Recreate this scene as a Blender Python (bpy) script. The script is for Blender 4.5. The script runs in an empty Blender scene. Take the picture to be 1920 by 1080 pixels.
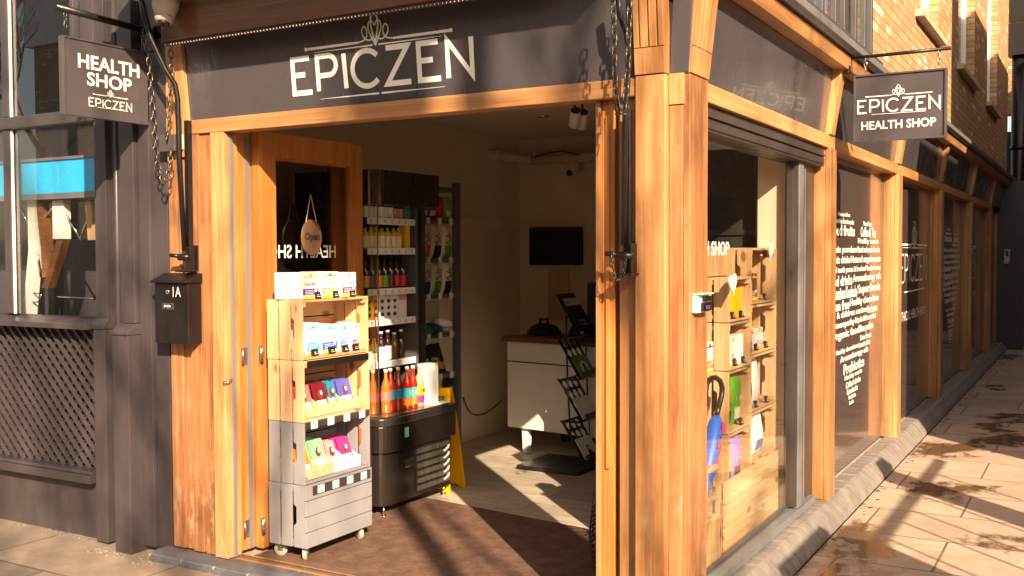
import bpy, bmesh, math, random
from mathutils import Vector, Matrix
R = math.radians
random.seed(7)
S = bpy.context.scene
COL = S.collection
# ------------------------------------------------------------------ camera, sky, sun
F = 1910.0
CAM = Vector((1.57, -3.75, 1.6))
_y, _p, _r = R(30.03), R(-1.98), R(-0.2)
FW = Vector((-math.sin(_y)*math.cos(_p), math.cos(_y)*math.cos(_p), math.sin(_p)))
r0 = Vector((math.cos(_y), math.sin(_y), 0)); u0 = r0.cross(FW)
RT = r0*math.cos(_r)+u0*math.sin(_r); UP = u0*math.cos(_r)-r0*math.sin(_r)
cd = bpy.data.cameras.new('camera'); cam = bpy.data.objects.new('camera', cd); COL.objects.link(cam)
cam.matrix_world = Matrix((( RT.x, UP.x, -FW.x, CAM.x), (RT.y, UP.y, -FW.y, CAM.y), (RT.z, UP.z, -FW.z, CAM.z), (0, 0, 0, 1)))
cd.sensor_width = 36; cd.lens = F/1920*36; cd.clip_start = 0.05; cd.clip_end = 500
S.camera = cam
SUN_EL = R(28.5); SUN_AZ = math.atan2(.72, -.69)          # sun stands towards +X, -Y
W = bpy.data.worlds.new('World'); S.world = W; W.use_nodes = True
nt = W.node_tree; bg = nt.nodes['Background']
sky = nt.nodes.new('ShaderNodeTexSky'); sky.sky_type = 'NISHITA'; sky.sun_disc = False
sky.sun_elevation = SUN_EL; sky.sun_rotation = SUN_AZ; sky.dust_density = 2.0
nt.links.new(sky.outputs[0], bg.inputs[0]); bg.inputs[1].default_value = 0.09
sl = bpy.data.lights.new('sun', 'SUN'); sl.energy = 5.0; sl.angle = R(0.5); sl.color = (1, .90, .76)
so = bpy.data.objects.new('sun', sl); COL.objects.link(so)
sd = Vector((-.72*math.cos(SUN_EL), .69*math.cos(SUN_EL), -math.sin(SUN_EL)))
so.rotation_euler = sd.to_track_quat('-Z', 'Y').to_euler(); so.location = (8, -8, 9)
S.view_settings.view_transform = 'Standard'; S.view_settings.look = 'None'
S.view_settings.exposure = 1.25; S.view_settings.gamma = 1.0
try:
    S.view_settings.use_white_balance = True
    S.view_settings.white_balance_temperature = 8300; S.view_settings.white_balance_tint = 10
except Exception: pass
S.cycles.max_bounces = 8; S.cycles.transparent_max_bounces = 16

def at(px, py, ax, v):
    "the world point on the plane ax = v that the photograph shows at (px, py)"
    d = FW*F + RT*(px-960) - UP*(py-540); i = 'XYZ'.index(ax)
    return CAM + d*((v-CAM[i])/d[i])

# ------------------------------------------------------------------ materials
MATS = {}
def lin(c):
    return tuple(((x/255)/12.92 if x/255 <= .04045 else ((x/255+.055)/1.055)**2.4) for x in c)
def new_mat(name):
    m = bpy.data.materials.new(name); m.use_nodes = True; MATS[name] = m
    return m, m.node_tree, m.node_tree.nodes['Principled BSDF']
def N(nt, t, **k):
    n = nt.nodes.new(t)
    for a, b in k.items(): setattr(n, a, b)
    return n
def mix(nt, fac, a, b, mode='MIX'):
    n = N(nt, 'ShaderNodeMix', data_type='RGBA', blend_type=mode)
    for s, v in ((0, fac), (6, a), (7, b)):
        if isinstance(v, bpy.types.NodeSocket): nt.links.new(v, n.inputs[s])
        elif s == 0: n.inputs[0].default_value = v
        else: n.inputs[s].default_value = (*v, 1)
    return n.outputs[2]
def coords(nt, scale=(1, 1, 1), rot=(0, 0, 0)):
    tc = N(nt, 'ShaderNodeTexCoord'); mp = N(nt, 'ShaderNodeMapping')
    mp.inputs['Scale'].default_value = scale; mp.inputs['Rotation'].default_value = rot
    nt.links.new(tc.outputs['Object'], mp.inputs[0]); return mp.outputs[0]
def noise(nt, vec, scale, detail=4, rough=.55):
    n = N(nt, 'ShaderNodeTexNoise'); n.inputs['Scale'].default_value = scale
    n.inputs['Detail'].default_value = detail; n.inputs['Roughness'].default_value = rough
    if vec: nt.links.new(vec, n.inputs['Vector'])
    return n.outputs['Fac']
def ramp(nt, fac, stops):
    n = N(nt, 'ShaderNodeValToRGB'); e = n.color_ramp.elements
    while len(e) < len(stops): e.new(.5)
    for i, (p, c) in enumerate(stops):
        e[i].position = p; e[i].color = (*c, 1) if len(c) == 3 else c
    nt.links.new(fac, n.inputs[0]); return n.outputs[0]
def bump(nt, bs, h, strength=.3, dist=.01):
    b = N(nt, 'ShaderNodeBump'); b.inputs['Strength'].default_value = strength; b.inputs['Distance'].default_value = dist
    nt.links.new(h, b.inputs['Height']); nt.links.new(b.outputs[0], bs.inputs['Normal'])
G = lambda v: (v, v, v)
def paint(name, c, rough=.5, metal=0, var=.12, scale=6, bmp=.05, coat=0, spec=.5, stretch=(1, 1, .35)):
    m, nt, bs = new_mat(name)
    v = coords(nt, stretch)
    n = noise(nt, v, scale, 6, .6)
    lo = tuple(x*(1-var) for x in c); hi = tuple(min(1, x*(1+var)) for x in c)
    nt.links.new(ramp(nt, n, ((.3, lo), (.7, hi))), bs.inputs['Base Color'])
    n2 = noise(nt, v, scale*3, 3)
    nt.links.new(ramp(nt, n2, ((.3, G(max(.03, rough*.8))), (.75, G(min(1, rough*1.2))))), bs.inputs['Roughness'])
    bs.inputs['Metallic'].default_value = metal; bs.inputs['Coat Weight'].default_value = coat
    bs.inputs['Specular IOR Level'].default_value = spec
    if bmp: bump(nt, bs, noise(nt, coords(nt), 60, 3), bmp, .004)
    return m
def wood(name, c1, c2, axis='Z', rough=.42, coat=.15, scale=1.0, dark=.0, white=.0, knots=False):
    m, nt, bs = new_mat(name)
    st = {'Z': (9, 9, .55), 'X': (.55, 9, 9), 'Y': (9, .55, 9)}[axis]
    st2 = {'Z': (70, 70, 1.6), 'X': (1.6, 70, 70), 'Y': (70, 1.6, 70)}[axis]
    oi = N(nt, 'ShaderNodeObjectInfo')
    tc = N(nt, 'ShaderNodeTexCoord'); ad = N(nt, 'ShaderNodeVectorMath', operation='ADD')
    ml = N(nt, 'ShaderNodeMath', operation='MULTIPLY'); ml.inputs[1].default_value = 13.0
    nt.links.new(oi.outputs['Random'], ml.inputs[0]); nt.links.new(tc.outputs['Object'], ad.inputs[0]); nt.links.new(ml.outputs[0], ad.inputs[1])
    def mp(s):
        q = N(nt, 'ShaderNodeMapping'); q.inputs['Scale'].default_value = tuple(x*scale for x in s)
        nt.links.new(ad.outputs[0], q.inputs[0]); return q.outputs[0]
    big = noise(nt, mp(st), 1.6, 5, .6); fine = noise(nt, mp(st2), 1.2, 4, .6); pat = noise(nt, mp((1, 1, 1)), 2.2, 4, .5)
    a = ramp(nt, big, ((.32, c1), (.5, tuple((x+y)/2 for x, y in zip(c1, c2))), (.68, c2)))
    b = mix(nt, ramp(nt, fine, ((.34, G(.46)), (.58, G(0)))), a, tuple(x*.55 for x in c1))
    b = mix(nt, ramp(nt, pat, ((.35, G(0)), (.8, G(.30)))), b, tuple(min(1, x*1.35) for x in c2))
    if knots:
        vo = N(nt, 'ShaderNodeTexVoronoi'); vo.inputs['Scale'].default_value = 1.0
        ks = {'Z': (9, 9, 5), 'X': (5, 9, 9), 'Y': (9, 5, 9)}[axis]
        nt.links.new(mp(ks), vo.inputs['Vector'])
        b = mix(nt, ramp(nt, vo.outputs['Distance'], ((.10, G(.85)), (.20, G(0)))), b, tuple(x*.28 for x in c1))
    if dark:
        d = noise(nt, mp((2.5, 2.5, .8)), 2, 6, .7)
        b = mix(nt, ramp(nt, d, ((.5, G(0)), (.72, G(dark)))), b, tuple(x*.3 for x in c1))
    if white:   # scuffed, bleached patches near the foot of the boards
        gx = N(nt, 'ShaderNodeSeparateXYZ'); nt.links.new(tc.outputs['Object'], gx.inputs[0])
        g = N(nt, 'ShaderNodeMapRange'); g.inputs[1].default_value = 1.0; g.inputs[2].default_value = .1
        nt.links.new(gx.outputs[2], g.inputs[0])
        w = noise(nt, mp((5, 5, 1.6)), 2.2, 8, .72)
        wr = ramp(nt, w, ((.52, G(0)), (.68, G(1))))
        mm = N(nt, 'ShaderNodeMath', operation='MULTIPLY'); nt.links.new(wr, mm.inputs[0]); nt.links.new(g.outputs[0], mm.inputs[1])
        mk = N(nt, 'ShaderNodeMath', operation='MULTIPLY'); nt.links.new(mm.outputs[0], mk.inputs[0]); mk.inputs[1].default_value = white
        b = mix(nt, mk.outputs[0], b, (.62, .42, .28))
    b = mix(nt, 1.0, b, ramp(nt, oi.outputs['Random'], ((0, (.68, .64, .58)), (.5, (.92, .90, .88)), (1, (1.12, 1.12, 1.12)))), 'MULTIPLY')
    nt.links.new(b, bs.inputs['Base Color'])
    nt.links.new(ramp(nt, fine, ((.3, G(rough*1.3)), (.7, G(rough*.8)))), bs.inputs['Roughness'])
    bs.inputs['Coat Weight'].default_value = coat; bs.inputs['Coat Roughness'].default_value = .3
    bump(nt, bs, fine, .12, .003)
    return m
def glass(name, tint=(.9, .93, .92), refl=.35, rough=.0):
    m, nt, bs = new_mat(name); nt.nodes.remove(bs)
    out = nt.nodes['Material Output']
    tr = N(nt, 'ShaderNodeBsdfTransparent'); tr.inputs[0].default_value = (*tint, 1)
    gl = N(nt, 'ShaderNodeBsdfGlossy'); gl.inputs['Roughness'].default_value = rough; gl.inputs[0].default_value = (.95, .95, .95, 1)
    lw = N(nt, 'ShaderNodeLayerWeight'); lw.inputs[0].default_value = .5
    pw = N(nt, 'ShaderNodeMath', operation='POWER'); pw.inputs[1].default_value = 5; nt.links.new(lw.outputs['Facing'], pw.inputs[0])
    ad = N(nt, 'ShaderNodeMath', operation='MULTIPLY_ADD', use_clamp=True); ad.inputs[1].default_value = .9-refl; ad.inputs[2].default_value = refl
    nt.links.new(pw.outputs[0], ad.inputs[0])
    mx = N(nt, 'ShaderNodeMixShader'); nt.links.new(ad.outputs[0], mx.inputs[0])
    nt.links.new(tr.outputs[0], mx.inputs[1]); nt.links.new(gl.outputs[0], mx.inputs[2]); nt.links.new(mx.outputs[0], out.inputs[0])
    return m
def bottle_glass(name, c, alpha=.55):
    m, nt, bs = new_mat(name)
    bs.inputs['Base Color'].default_value = (*c, 1); bs.inputs['Roughness'].default_value = .06
    bs.inputs['Transmission Weight'].default_value = .35; bs.inputs['Coat Weight'].default_value = .6
    bs.inputs['Subsurface Weight'].default_value = .0
    return m
def brick_mat(name, c1, c2, mortar, axis='X', bw=.225, rh=.075, ms=.008, odd=None):
    m, nt, bs = new_mat(name)
    rot = {'X': (R(90), 0, 0), 'Y': (R(90), 0, R(90)), 'Z': (0, 0, 0)}[axis]
    tc = N(nt, 'ShaderNodeTexCoord'); sp = N(nt, 'ShaderNodeSeparateXYZ'); cb = N(nt, 'ShaderNodeCombineXYZ')
    nt.links.new(tc.outputs['Object'], sp.inputs[0])
    a, b = {'X': (0, 2), 'Y': (1, 2), 'Z': (0, 1)}[axis]
    nt.links.new(sp.outputs[a], cb.inputs[0]); nt.links.new(sp.outputs[b], cb.inputs[1])
    bt = N(nt, 'ShaderNodeTexBrick'); nt.links.new(cb.outputs[0], bt.inputs['Vector'])
    bt.inputs['Color1'].default_value = (*c1, 1); bt.inputs['Color2'].default_value = (*c2, 1); bt.inputs['Mortar'].default_value = (*mortar, 1)
    bt.inputs['Scale'].default_value = 1; bt.inputs['Mortar Size'].default_value = ms; bt.inputs['Mortar Smooth'].default_value = .2
    bt.inputs['Brick Width'].default_value = bw; bt.inputs['Row Height'].default_value = rh; bt.inputs['Bias'].default_value = 0
    n = noise(nt, tc.outputs['Object'], 9, 6, .65)
    c = mix(nt, ramp(nt, n, ((.35, G(.0)), (.75, G(.55)))), bt.outputs['Color'], tuple(x*.6 for x in c1), 'MIX')
    if odd:
        fl = N(nt, 'ShaderNodeTexBrick')
        nt.links.new(cb.outputs[0], fl.inputs['Vector'])
        fl.inputs['Color1'].default_value = (0, 0, 0, 1); fl.inputs['Color2'].default_value = (1, 1, 1, 1); fl.inputs['Mortar'].default_value = (0, 0, 0, 1)
        fl.inputs['Scale'].default_value = 1; fl.inputs['Mortar Size'].default_value = ms; fl.inputs['Brick Width'].default_value = bw; fl.inputs['Row Height'].default_value = rh
        fl.offset = .5
        c = mix(nt, ramp(nt, fl.outputs['Color'], ((.93, G(0)), (.95, G(.7)))), c, odd)
    nt.links.new(c, bs.inputs['Base Color']); bs.inputs['Roughness'].default_value = .85
    iv = N(nt, 'ShaderNodeMath', operation='SUBTRACT'); iv.inputs[0].default_value = 1; nt.links.new(bt.outputs['Fac'], iv.inputs[1])
    ma = N(nt, 'ShaderNodeMath', operation='MULTIPLY_ADD'); nt.links.new(n, ma.inputs[0]); ma.inputs[1].default_value = .4; nt.links.new(iv.outputs[0], ma.inputs[2])
    bump(nt, bs, ma.outputs[0], .6, .008)
    return m
CED1, CED2 = (.31, .118, .045), (.60, .305, .135)
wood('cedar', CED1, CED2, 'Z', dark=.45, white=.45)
wood('cedar_x', CED1, CED2, 'X'); wood('cedar_y', CED1, CED2, 'Y')
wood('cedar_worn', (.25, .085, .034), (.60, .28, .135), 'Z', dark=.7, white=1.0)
wood('door_wood', (.36, .105, .025), (.56, .23, .07), 'Z', rough=.35, coat=.3)
wood('pine', (.62, .33, .165), (.80, .52, .31), 'Z', rough=.55, coat=.05, knots=True)
wood('pine_y', (.62, .33, .165), (.80, .52, .31), 'Y', rough=.55, coat=.05, knots=True)
wood('counter_wood', (.20, .075, .03), (.32, .14, .06), 'X')
paint('grey_crate', (.25, .235, .255), .55, var=.18, scale=5)
wood('cedar_shaded', (.10, .032, .012), (.19, .07, .03), 'X')  # cedar darkened so the awning rail looks shaded
wood('sign_wood', (.13, .065, .035), (.20, .11, .06), 'Z')
paint('shop_grey', (.070, .057, .062), .38, var=.12, scale=2.5, coat=.15, bmp=.03)
paint('fascia_grey', (.072, .061, .068), .28, var=.10, scale=2.0, coat=.3, bmp=.015)
paint('neighbour_grey', (.058, .045, .049), .42, var=.32, scale=4.5, bmp=.12, coat=.1)
paint('sign_grey', (.074, .060, .068), .34, var=.10, scale=5, coat=.2, bmp=.01)
paint('alu_grey', (.17, .165, .18), .38, var=.06, coat=.1, bmp=.0)
paint('alu_dark', (.05, .035, .033), .4, var=.06, bmp=.0)
paint('letter_white', (.82, .79, .74), .5, var=.03, bmp=0)
paint('black_metal', (.008, .006, .006), .38, var=.3, scale=30, coat=.1, bmp=.2)
paint('mail_black', (.008, .005, .005), .5, var=.2, coat=.12, bmp=.05)
paint('black_plastic', (.015, .011, .011), .35, var=.1, bmp=0)
paint('chain_steel', (.14, .115, .10), .35, metal=.8, var=.3, scale=40, bmp=.1)
paint('chrome', (.75, .70, .64), .12, metal=1, var=.05, bmp=0)
paint('steel', (.42, .38, .35), .3, metal=.9, var=.15, scale=20, bmp=.05)
paint('dark_steel', (.10, .075, .065), .22, metal=.85, var=.15, scale=3, bmp=.02, stretch=(1, 1, 1))
paint('fridge_black', (.028, .02, .019), .3, var=.1, coat=.3, bmp=0)
paint('wall_cream', (.80, .66, .52), .8, var=.08, scale=2, bmp=.25, stretch=(1, 1, 1))
paint('ceiling_cream', (.76, .62, .48), .85, var=.05, scale=2, bmp=.1)
paint('pipe_cream', (.66, .54, .42), .5, var=.05, bmp=0)
paint('white_panel', (.84, .79, .73), .55, var=.05, scale=2, bmp=.02)
paint('white_card', (.84, .81, .77), .55, var=.03, bmp=0)
paint('label_card', (.72, .70, .72), .45, var=.04, bmp=0)
paint('ink', (.03, .02, .03), .6, var=0, bmp=0)
paint('kraft', (.62, .42, .25), .7, var=.08, bmp=.05)
paint('yellow', (.80, .40, .01), .4, var=.06, bmp=0, coat=.2)
paint('red', (.5, .02, .02), .4, var=.05, bmp=0)
paint('camera_body', (.40, .31, .26), .45, var=.08, bmp=0)
paint('rack_grey', (.10, .085, .09), .45, var=.12, bmp=.02)
paint('rubber_grey', (.36, .32, .28), .6, var=.1, bmp=0)
paint('tile_blue', (.115, .11, .125), .5, var=.35, scale=7, bmp=.4, stretch=(1, 1, 1))
paint('tile_warm', (.22, .185, .17), .5, var=.25, scale=9, bmp=.5, stretch=(1, 1, 1))
paint('mortar', (.42, .34, .26), .9, var=.2, scale=20, bmp=.5)
paint('sill_stone', (.50, .38, .26), .75, var=.2, scale=8, bmp=.3)
paint('blue_panel', (.006, .52, .92), .35, var=.03, bmp=0, coat=.2)
paint('plinth', (.066, .052, .054), .6, var=.35, scale=3, bmp=.15, stretch=(1.6, 1.6, .4))
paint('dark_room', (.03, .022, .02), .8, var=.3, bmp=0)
paint('debris', (.22, .17, .13), .9, var=.3, scale=30, bmp=.6)
paint('moss', (.07, .055, .022), .95, var=.4, scale=30, bmp=.6)
brick_mat('brick_y', (.42, .215, .105), (.60, .36, .19), (.26, .17, .10), 'Y', odd=(.70, .58, .45))
brick_mat('brick_x', (.42, .22, .10), (.58, .35, .17), (.24, .16, .10), 'X', odd=(.66, .56, .44))
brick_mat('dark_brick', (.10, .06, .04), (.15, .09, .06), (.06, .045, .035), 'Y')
paint('window_grey', (.065, .06, .068), .4, var=.08, bmp=0)
glass('shop_glass', (.97, .98, .97), .03); glass('door_glass', (.62, .55, .5), .10); glass('neighbour_glass', (.93, .94, .95), .16)
glass('clear_plastic', (.96, .96, .95), .10, .02); glass('fridge_glass', (.9, .9, .88), .06)
def film_mat():
    m, nt, bs = new_mat('window_film')
    bs.inputs['Base Color'].default_value = (.092, .062, .057, 1); bs.inputs['Roughness'].default_value = .16
    bs.inputs['Coat Weight'].default_value = .6; bs.inputs['Coat Roughness'].default_value = .02
    return m
film_mat()
def ctype(name, c, rough=.45): return MATS.get(name) or paint(name, c, rough, var=.04, bmp=0, coat=.1)
for nme, c in dict(purple=(.13, .02, .22), green=(.16, .62, .12), pink=(.60, .02, .12), cyan=(.01, .42, .60), blue=(.01, .10, .50), teal=(.02, .20, .32),
                   coral=(.80, .16, .13), maroon=(.16, .008, .02), indigo=(.10, .10, .42), mint=(.22, .65, .30), orange=(.80, .22, .03), magenta=(.70, .03, .22),
                   sun_yellow=(.95, .55, .03), cream=(.74, .64, .46), lilac=(.35, .22, .55), brown=(.14, .05, .025), leaf=(.10, .34, .02), navy=(.02, .03, .15),
                   peach=(.80, .40, .22), black_label=(.02, .016, .016), gold=(.62, .36, .05), rose=(.75, .30, .32), sea=(.02, .22, .15), off_white=(.80, .77, .70)).items():
    ctype(nme, c)
for nme, c in dict(g_red=(.50, .03, .01), g_amber=(.62, .20, .04), g_dark=(.05, .018, .012), g_orange=(.75, .25, .04), g_clear=(.42, .38, .33), g_peach=(.80, .50, .33), g_olive=(.22, .15, .03), g_blue=(.02, .10, .16)).items():
    bottle_glass(nme, c)

# ------------------------------------------------------------------ mesh building
ORG = {}
class MB:
    def __init__(s): s.bm = bmesh.new()
    def box(s, x0, x1, y0, y1, z0, z1):
        v = [s.bm.verts.new((x, y, z)) for z in (z0, z1) for y in (y0, y1) for x in (x0, x1)]
        for f in ((0, 2, 3, 1), (4, 5, 7, 6), (0, 1, 5, 4), (2, 6, 7, 3), (1, 3, 7, 5), (0, 4, 6, 2)): s.bm.faces.new([v[i] for i in f])
        return s
    def obox(s, o, a, b, c):
        "box from corner o with edge vectors a, b, c"
        o, a, b, c = map(Vector, (o, a, b, c))
        v = [s.bm.verts.new(o+i*a+j*b+k*c) for k in (0, 1) for j in (0, 1) for i in (0, 1)]
        fs = [s.bm.faces.new([v[i] for i in f]) for f in ((0, 2, 3, 1), (4, 5, 7, 6), (0, 1, 5, 4), (2, 6, 7, 3), (1, 3, 7, 5), (0, 4, 6, 2))]
        if a.cross(b).dot(c) < 0: bmesh.ops.reverse_faces(s.bm, faces=fs)
        return s
    def prism(s, pts, d):
        "polygon of 3D points extruded by vector d"
        d = Vector(d); a = [s.bm.verts.new(Vector(p)) for p in pts]; b = [s.bm.verts.new(Vector(p)+d) for p in pts]
        fs = [s.bm.faces.new(a), s.bm.faces.new(b[::-1])]
        n = len(a)
        for i in range(n): fs.append(s.bm.faces.new((a[i], b[i], b[(i+1) % n], a[(i+1) % n])))
        bmesh.ops.recalc_face_normals(s.bm, faces=fs); return s
    def face(s, pts): s.bm.faces.new([s.bm.verts.new(Vector(p)) for p in pts]); return s
    def tube(s, pts, r, n=10, caps=True, closed=False):
        pts = [Vector(p) for p in pts]; rings = []; m = len(pts); rs = r if isinstance(r, (list, tuple)) else [r]*m
        up = None
        for i, p in enumerate(pts):
            if closed: t = (pts[(i+1) % m]-pts[i-1]).normalized()
            else: t = (pts[min(i+1, m-1)]-pts[max(i-1, 0)]).normalized()
            if up is None: up = t.orthogonal().normalized()
            up = (up-t*up.dot(t)).normalized(); w = t.cross(up)
            rings.append([s.bm.verts.new(p+(up*math.cos(2*math.pi*k/n)+w*math.sin(2*math.pi*k/n))*rs[i]) for k in range(n)])
        for i in range(m if closed else m-1):
            a, b = rings[i], rings[(i+1) % m]
            for k in range(n): s.bm.faces.new((a[k], a[(k+1) % n], b[(k+1) % n], b[k])).smooth = True
        if caps and not closed: s.bm.faces.new(rings[0][::-1]); s.bm.faces.new(rings[-1])
        return s
    def lathe(s, prof, c=(0, 0, 0), ax=(0, 0, 1), n=20, cap=True):
        "profile [(r, h)] turned round the axis through c"
        c = Vector(c); t = Vector(ax).normalized(); u = t.orthogonal().normalized(); w = t.cross(u); rings = []
        for r, h in prof:
            rings.append([s.bm.verts.new(c+t*h+(u*math.cos(2*math.pi*k/n)+w*math.sin(2*math.pi*k/n))*max(r, 1e-4)) for k in range(n)])
        for a, b in zip(rings, rings[1:]):
            for k in range(n): s.bm.faces.new((a[k], a[(k+1) % n], b[(k+1) % n], b[k])).smooth = True
        if cap: s.bm.faces.new(rings[0][::-1]); s.bm.faces.new(rings[-1])
        return s
    def build(s, name, m, parent=None, bev=0, label=None):
        me = bpy.data.meshes.new(name); o = bpy.data.objects.new(name, me); COL.objects.link(o)
        if parent:
            og = ORG[parent.name]; bmesh.ops.translate(s.bm, verts=s.bm.verts, vec=-og); o.parent = parent; ORG[o.name] = og
        else:
            vs = [v.co for v in s.bm.verts]
            og = Vector(((min(v.x for v in vs)+max(v.x for v in vs))/2, (min(v.y for v in vs)+max(v.y for v in vs))/2, min(v.z for v in vs)))
            bmesh.ops.translate(s.bm, verts=s.bm.verts, vec=-og); o.location = og; ORG[o.name] = og
        s.bm.to_mesh(me); s.bm.free(); me.materials.append(MATS[m] if isinstance(m, str) else m)
        if bev:
            b = o.modifiers.new('bevel', 'BEVEL'); b.width = bev; b.segments = 2; b.limit_method = 'ANGLE'; b.harden_normals = False
        if label: o['label'] = label
        return o
def thing(name, label, cat, loc=(0, 0, 0), group=None, kind=None):
    o = bpy.data.objects.new(name, None); COL.objects.link(o); o.location = loc; o.empty_display_size = .1; ORG[o.name] = Vector(loc)
    return tag(o, label, cat, group, kind)
def tag(o, label=None, cat=None, group=None, kind=None):
    if label: o['label'] = label
    if cat: o['category'] = cat
    if group: o['group'] = group
    if kind: o['kind'] = kind
    return o
def clone(src, loc, label, rotz=0, scale=None):
    "copy of a thing with copies of its parts and sub-parts"
    r = src.copy(); COL.objects.link(r); r.location = loc; r.rotation_euler = (0, 0, rotz); r['label'] = label
    if scale: r.scale = scale
    for ch in list(src.children):
        c = ch.copy(); COL.objects.link(c); c.parent = r
        for g in list(ch.children):
            d = g.copy(); COL.objects.link(d); d.parent = c
    return r
TXT = {}
def text(s, o, u, v, w, h, m='letter_white', parent=None, name='lettering', bold=.0, thick=.0015):
    "string s filling a w x h box whose lower left corner is o, reading along u with up v"
    key = (s, bold)
    if key not in TXT:
        c = bpy.data.curves.new('t', 'FONT'); c.body = s; c.size = 1; c.offset = bold; c.resolution_u = 3
        ob = bpy.data.objects.new('t', c); COL.objects.link(ob)
        bpy.context.view_layer.update()
        me = bpy.data.meshes.new_from_object(ob.evaluated_get(bpy.context.evaluated_depsgraph_get()))
        TXT[key] = ([tuple(x.co) for x in me.vertices], [tuple(p.vertices) for p in me.polygons])
        bpy.data.objects.remove(ob); bpy.data.curves.remove(c); bpy.data.meshes.remove(me)
    vs, fs = TXT[key]
    x0 = min(p[0] for p in vs); x1 = max(p[0] for p in vs); y0 = min(p[1] for p in vs); y1 = max(p[1] for p in vs)
    o, u, v = Vector(o), Vector(u).normalized(), Vector(v).normalized(); n = u.cross(v)
    mb = MB(); bv = [mb.bm.verts.new(o+u*((p[0]-x0)/(x1-x0)*w)+v*((p[1]-y0)/(y1-y0)*h)+n*thick) for p in vs]
    for f in fs:
        try: mb.bm.faces.new([bv[i] for i in f])
        except ValueError: pass
    return mb.build(name, m, parent)
def ribbon(mb, pts, w, o, u, v, off):
    "flat mitred stroke through 2D pts (in plane o, u, v)"
    o, u, v = Vector(o), Vector(u), Vector(v); n = u.cross(v).normalized()
    P = [Vector(p) for p in pts]; ws = w if isinstance(w, (list, tuple)) else [w]*len(P); L = []; Rr = []
    for i, p in enumerate(P):
        a = (P[i]-P[i-1]).normalized() if i else None; b = (P[i+1]-P[i]).normalized() if i < len(P)-1 else None
        if a is None: a = b
        if b is None: b = a
        na = Vector((-a.y, a.x)); nb = Vector((-b.y, b.x)); m = na+nb
        if m.length < 1e-4: m = na
        m.normalize(); k = ws[i]/2/max(.38, m.dot(na))
        L.append(p+m*k); Rr.append(p-m*k)
    T = lambda q: o+u*q.x+v*q.y+n*off
    l = [mb.bm.verts.new(T(q)) for q in L]; r_ = [mb.bm.verts.new(T(q)) for q in Rr]
    for i in range(len(P)-1): mb.bm.faces.new((l[i], r_[i], r_[i+1], l[i+1]))
def arc(cx, cy, rx, ry, a0, a1, n=14):
    return [(cx+rx*math.cos(R(a0+(a1-a0)*i/n)), cy+ry*math.sin(R(a0+(a1-a0)*i/n))) for i in range(n+1)]
LET = {'E': (.56, [[(.56, 1), (0, 1), (0, 0), (.60, 0)], [(0, .53), (.40, .53)]]),
       'P': (.60, [[(0, 0), (0, 1), (.34, 1)]+arc(.36, .72, .24, .28, 88, -88)+[(0, .44)]]),
       'I': (.0, [[(0, 1), (.03, 0)]]),
       'C': (.76, [arc(.44, .5, .44, .5, 42, 318, 26)]),
       'Z': (.72, [[(.02, 1), (.66, 1), (.02, 0), (.72, 0)]]),
       'N': (.66, [[(0, -.02), (.0, 1), (.66, 0), (.66, 1.02)]])}
def logo_text(o, u, v, w, h, m, parent, sw=.13, name='lettering', word='EPICZEN'):
    gap = .26; tot = sum(LET[c][0] for c in word)+gap*(len(word)-1); sx = w/tot; x = 0; mb = MB(); k = 0
    u, v = Vector(u).normalized(), Vector(v).normalized()
    for c in word:
        cw, st = LET[c]
        for q in st:
            ribbon(mb, [((x+a)*sx, b*h) for a, b in q], sw*h, o, u, v, .002+.0004*(k % 5)); k += 1
        x += cw+gap
    return mb.build(name, m, parent)
def smooth(P, n=5):
    P = [Vector(p) for p in P]; P = [P[0]*2-P[1]]+P+[P[-1]*2-P[-2]]; r = []
    for i in range(1, len(P)-2):
        for k in range(n):
            t = k/n; r.append(.5*((2*P[i])+(P[i+1]-P[i-1])*t+(2*P[i-1]-5*P[i]+4*P[i+1]-P[i+2])*t*t+(3*P[i]-P[i-1]-3*P[i+1]+P[i+2])*t**3))
    return r+[P[-2]]
def logo_ornament(o, u, v, w, h, m, parent, t=.006, under=None, double=True, oh=1.0):
    "crown of loops on two tapering rules; o is the left end of the upper rule, w the rule's length"
    u, v = Vector(u).normalized(), Vector(v).normalized(); mb = MB(); c = w/2
    f = w/1085
    ribbon(mb, [(0, 0), (c-200*f, 0), (c-130*f, 0)], [t*1.5, t*1.4, t*1.1], o, u, v, .002)
    ribbon(mb, [(w, 0), (c+200*f, 0), (c+130*f, 0)], [t*1.5, t*1.4, t*1.1], o, u, v, .0023)
    for s, off in ((-1, .0026), (1, .0029)):
        for q, (wd, pts) in enumerate(((.75, ((130, 0), (88, 8), (64, 30), (62, 66), (80, 90), (98, 68), (92, 34), (66, 10), (36, 6), (8, 24))), (.75, ((0, -30), (26, 18), (48, 70), (42, 108), (20, 116), (0, 88))), (1.0, ((-4, -24), (16, 40), (27, 100), (20, 142), (0, 156))))):
            ribbon(mb, smooth([(c+s*x*f, y*f*oh) for x, y in pts]), t*wd, o, u, v, off+q*.0008)
    if double: ribbon(mb, [(.06*w, -.17*h), (c-.02*w, -.17*h)], [t*.2, t*.9], o, u, v, .0045)
    if double: ribbon(mb, [(.94*w, -.17*h), (c+.02*w, -.17*h)], [t*.2, t*.9], o, u, v, .0047)
    for x in (0, w): mb.prism([Vector(o)+u*(x+t*1.1*math.cos(a))+v*(t*1.1*math.sin(a))+u.cross(v)*.0035 for a in [i*math.pi/4 for i in range(8)]], u.cross(v)*.002)
    if under is not None:
        ribbon(mb, [(.03*w, under), (c-.01*w, under)], [t*.2, t], o, u, v, .002); ribbon(mb, [(.97*w, under), (c+.01*w, under)], [t*.2, t], o, u, v, .002)
    return mb.build('emblem', m, parent)
X, Y, Z = Vector((1, 0, 0)), Vector((0, 1, 0)), Vector((0, 0, 1))
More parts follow.
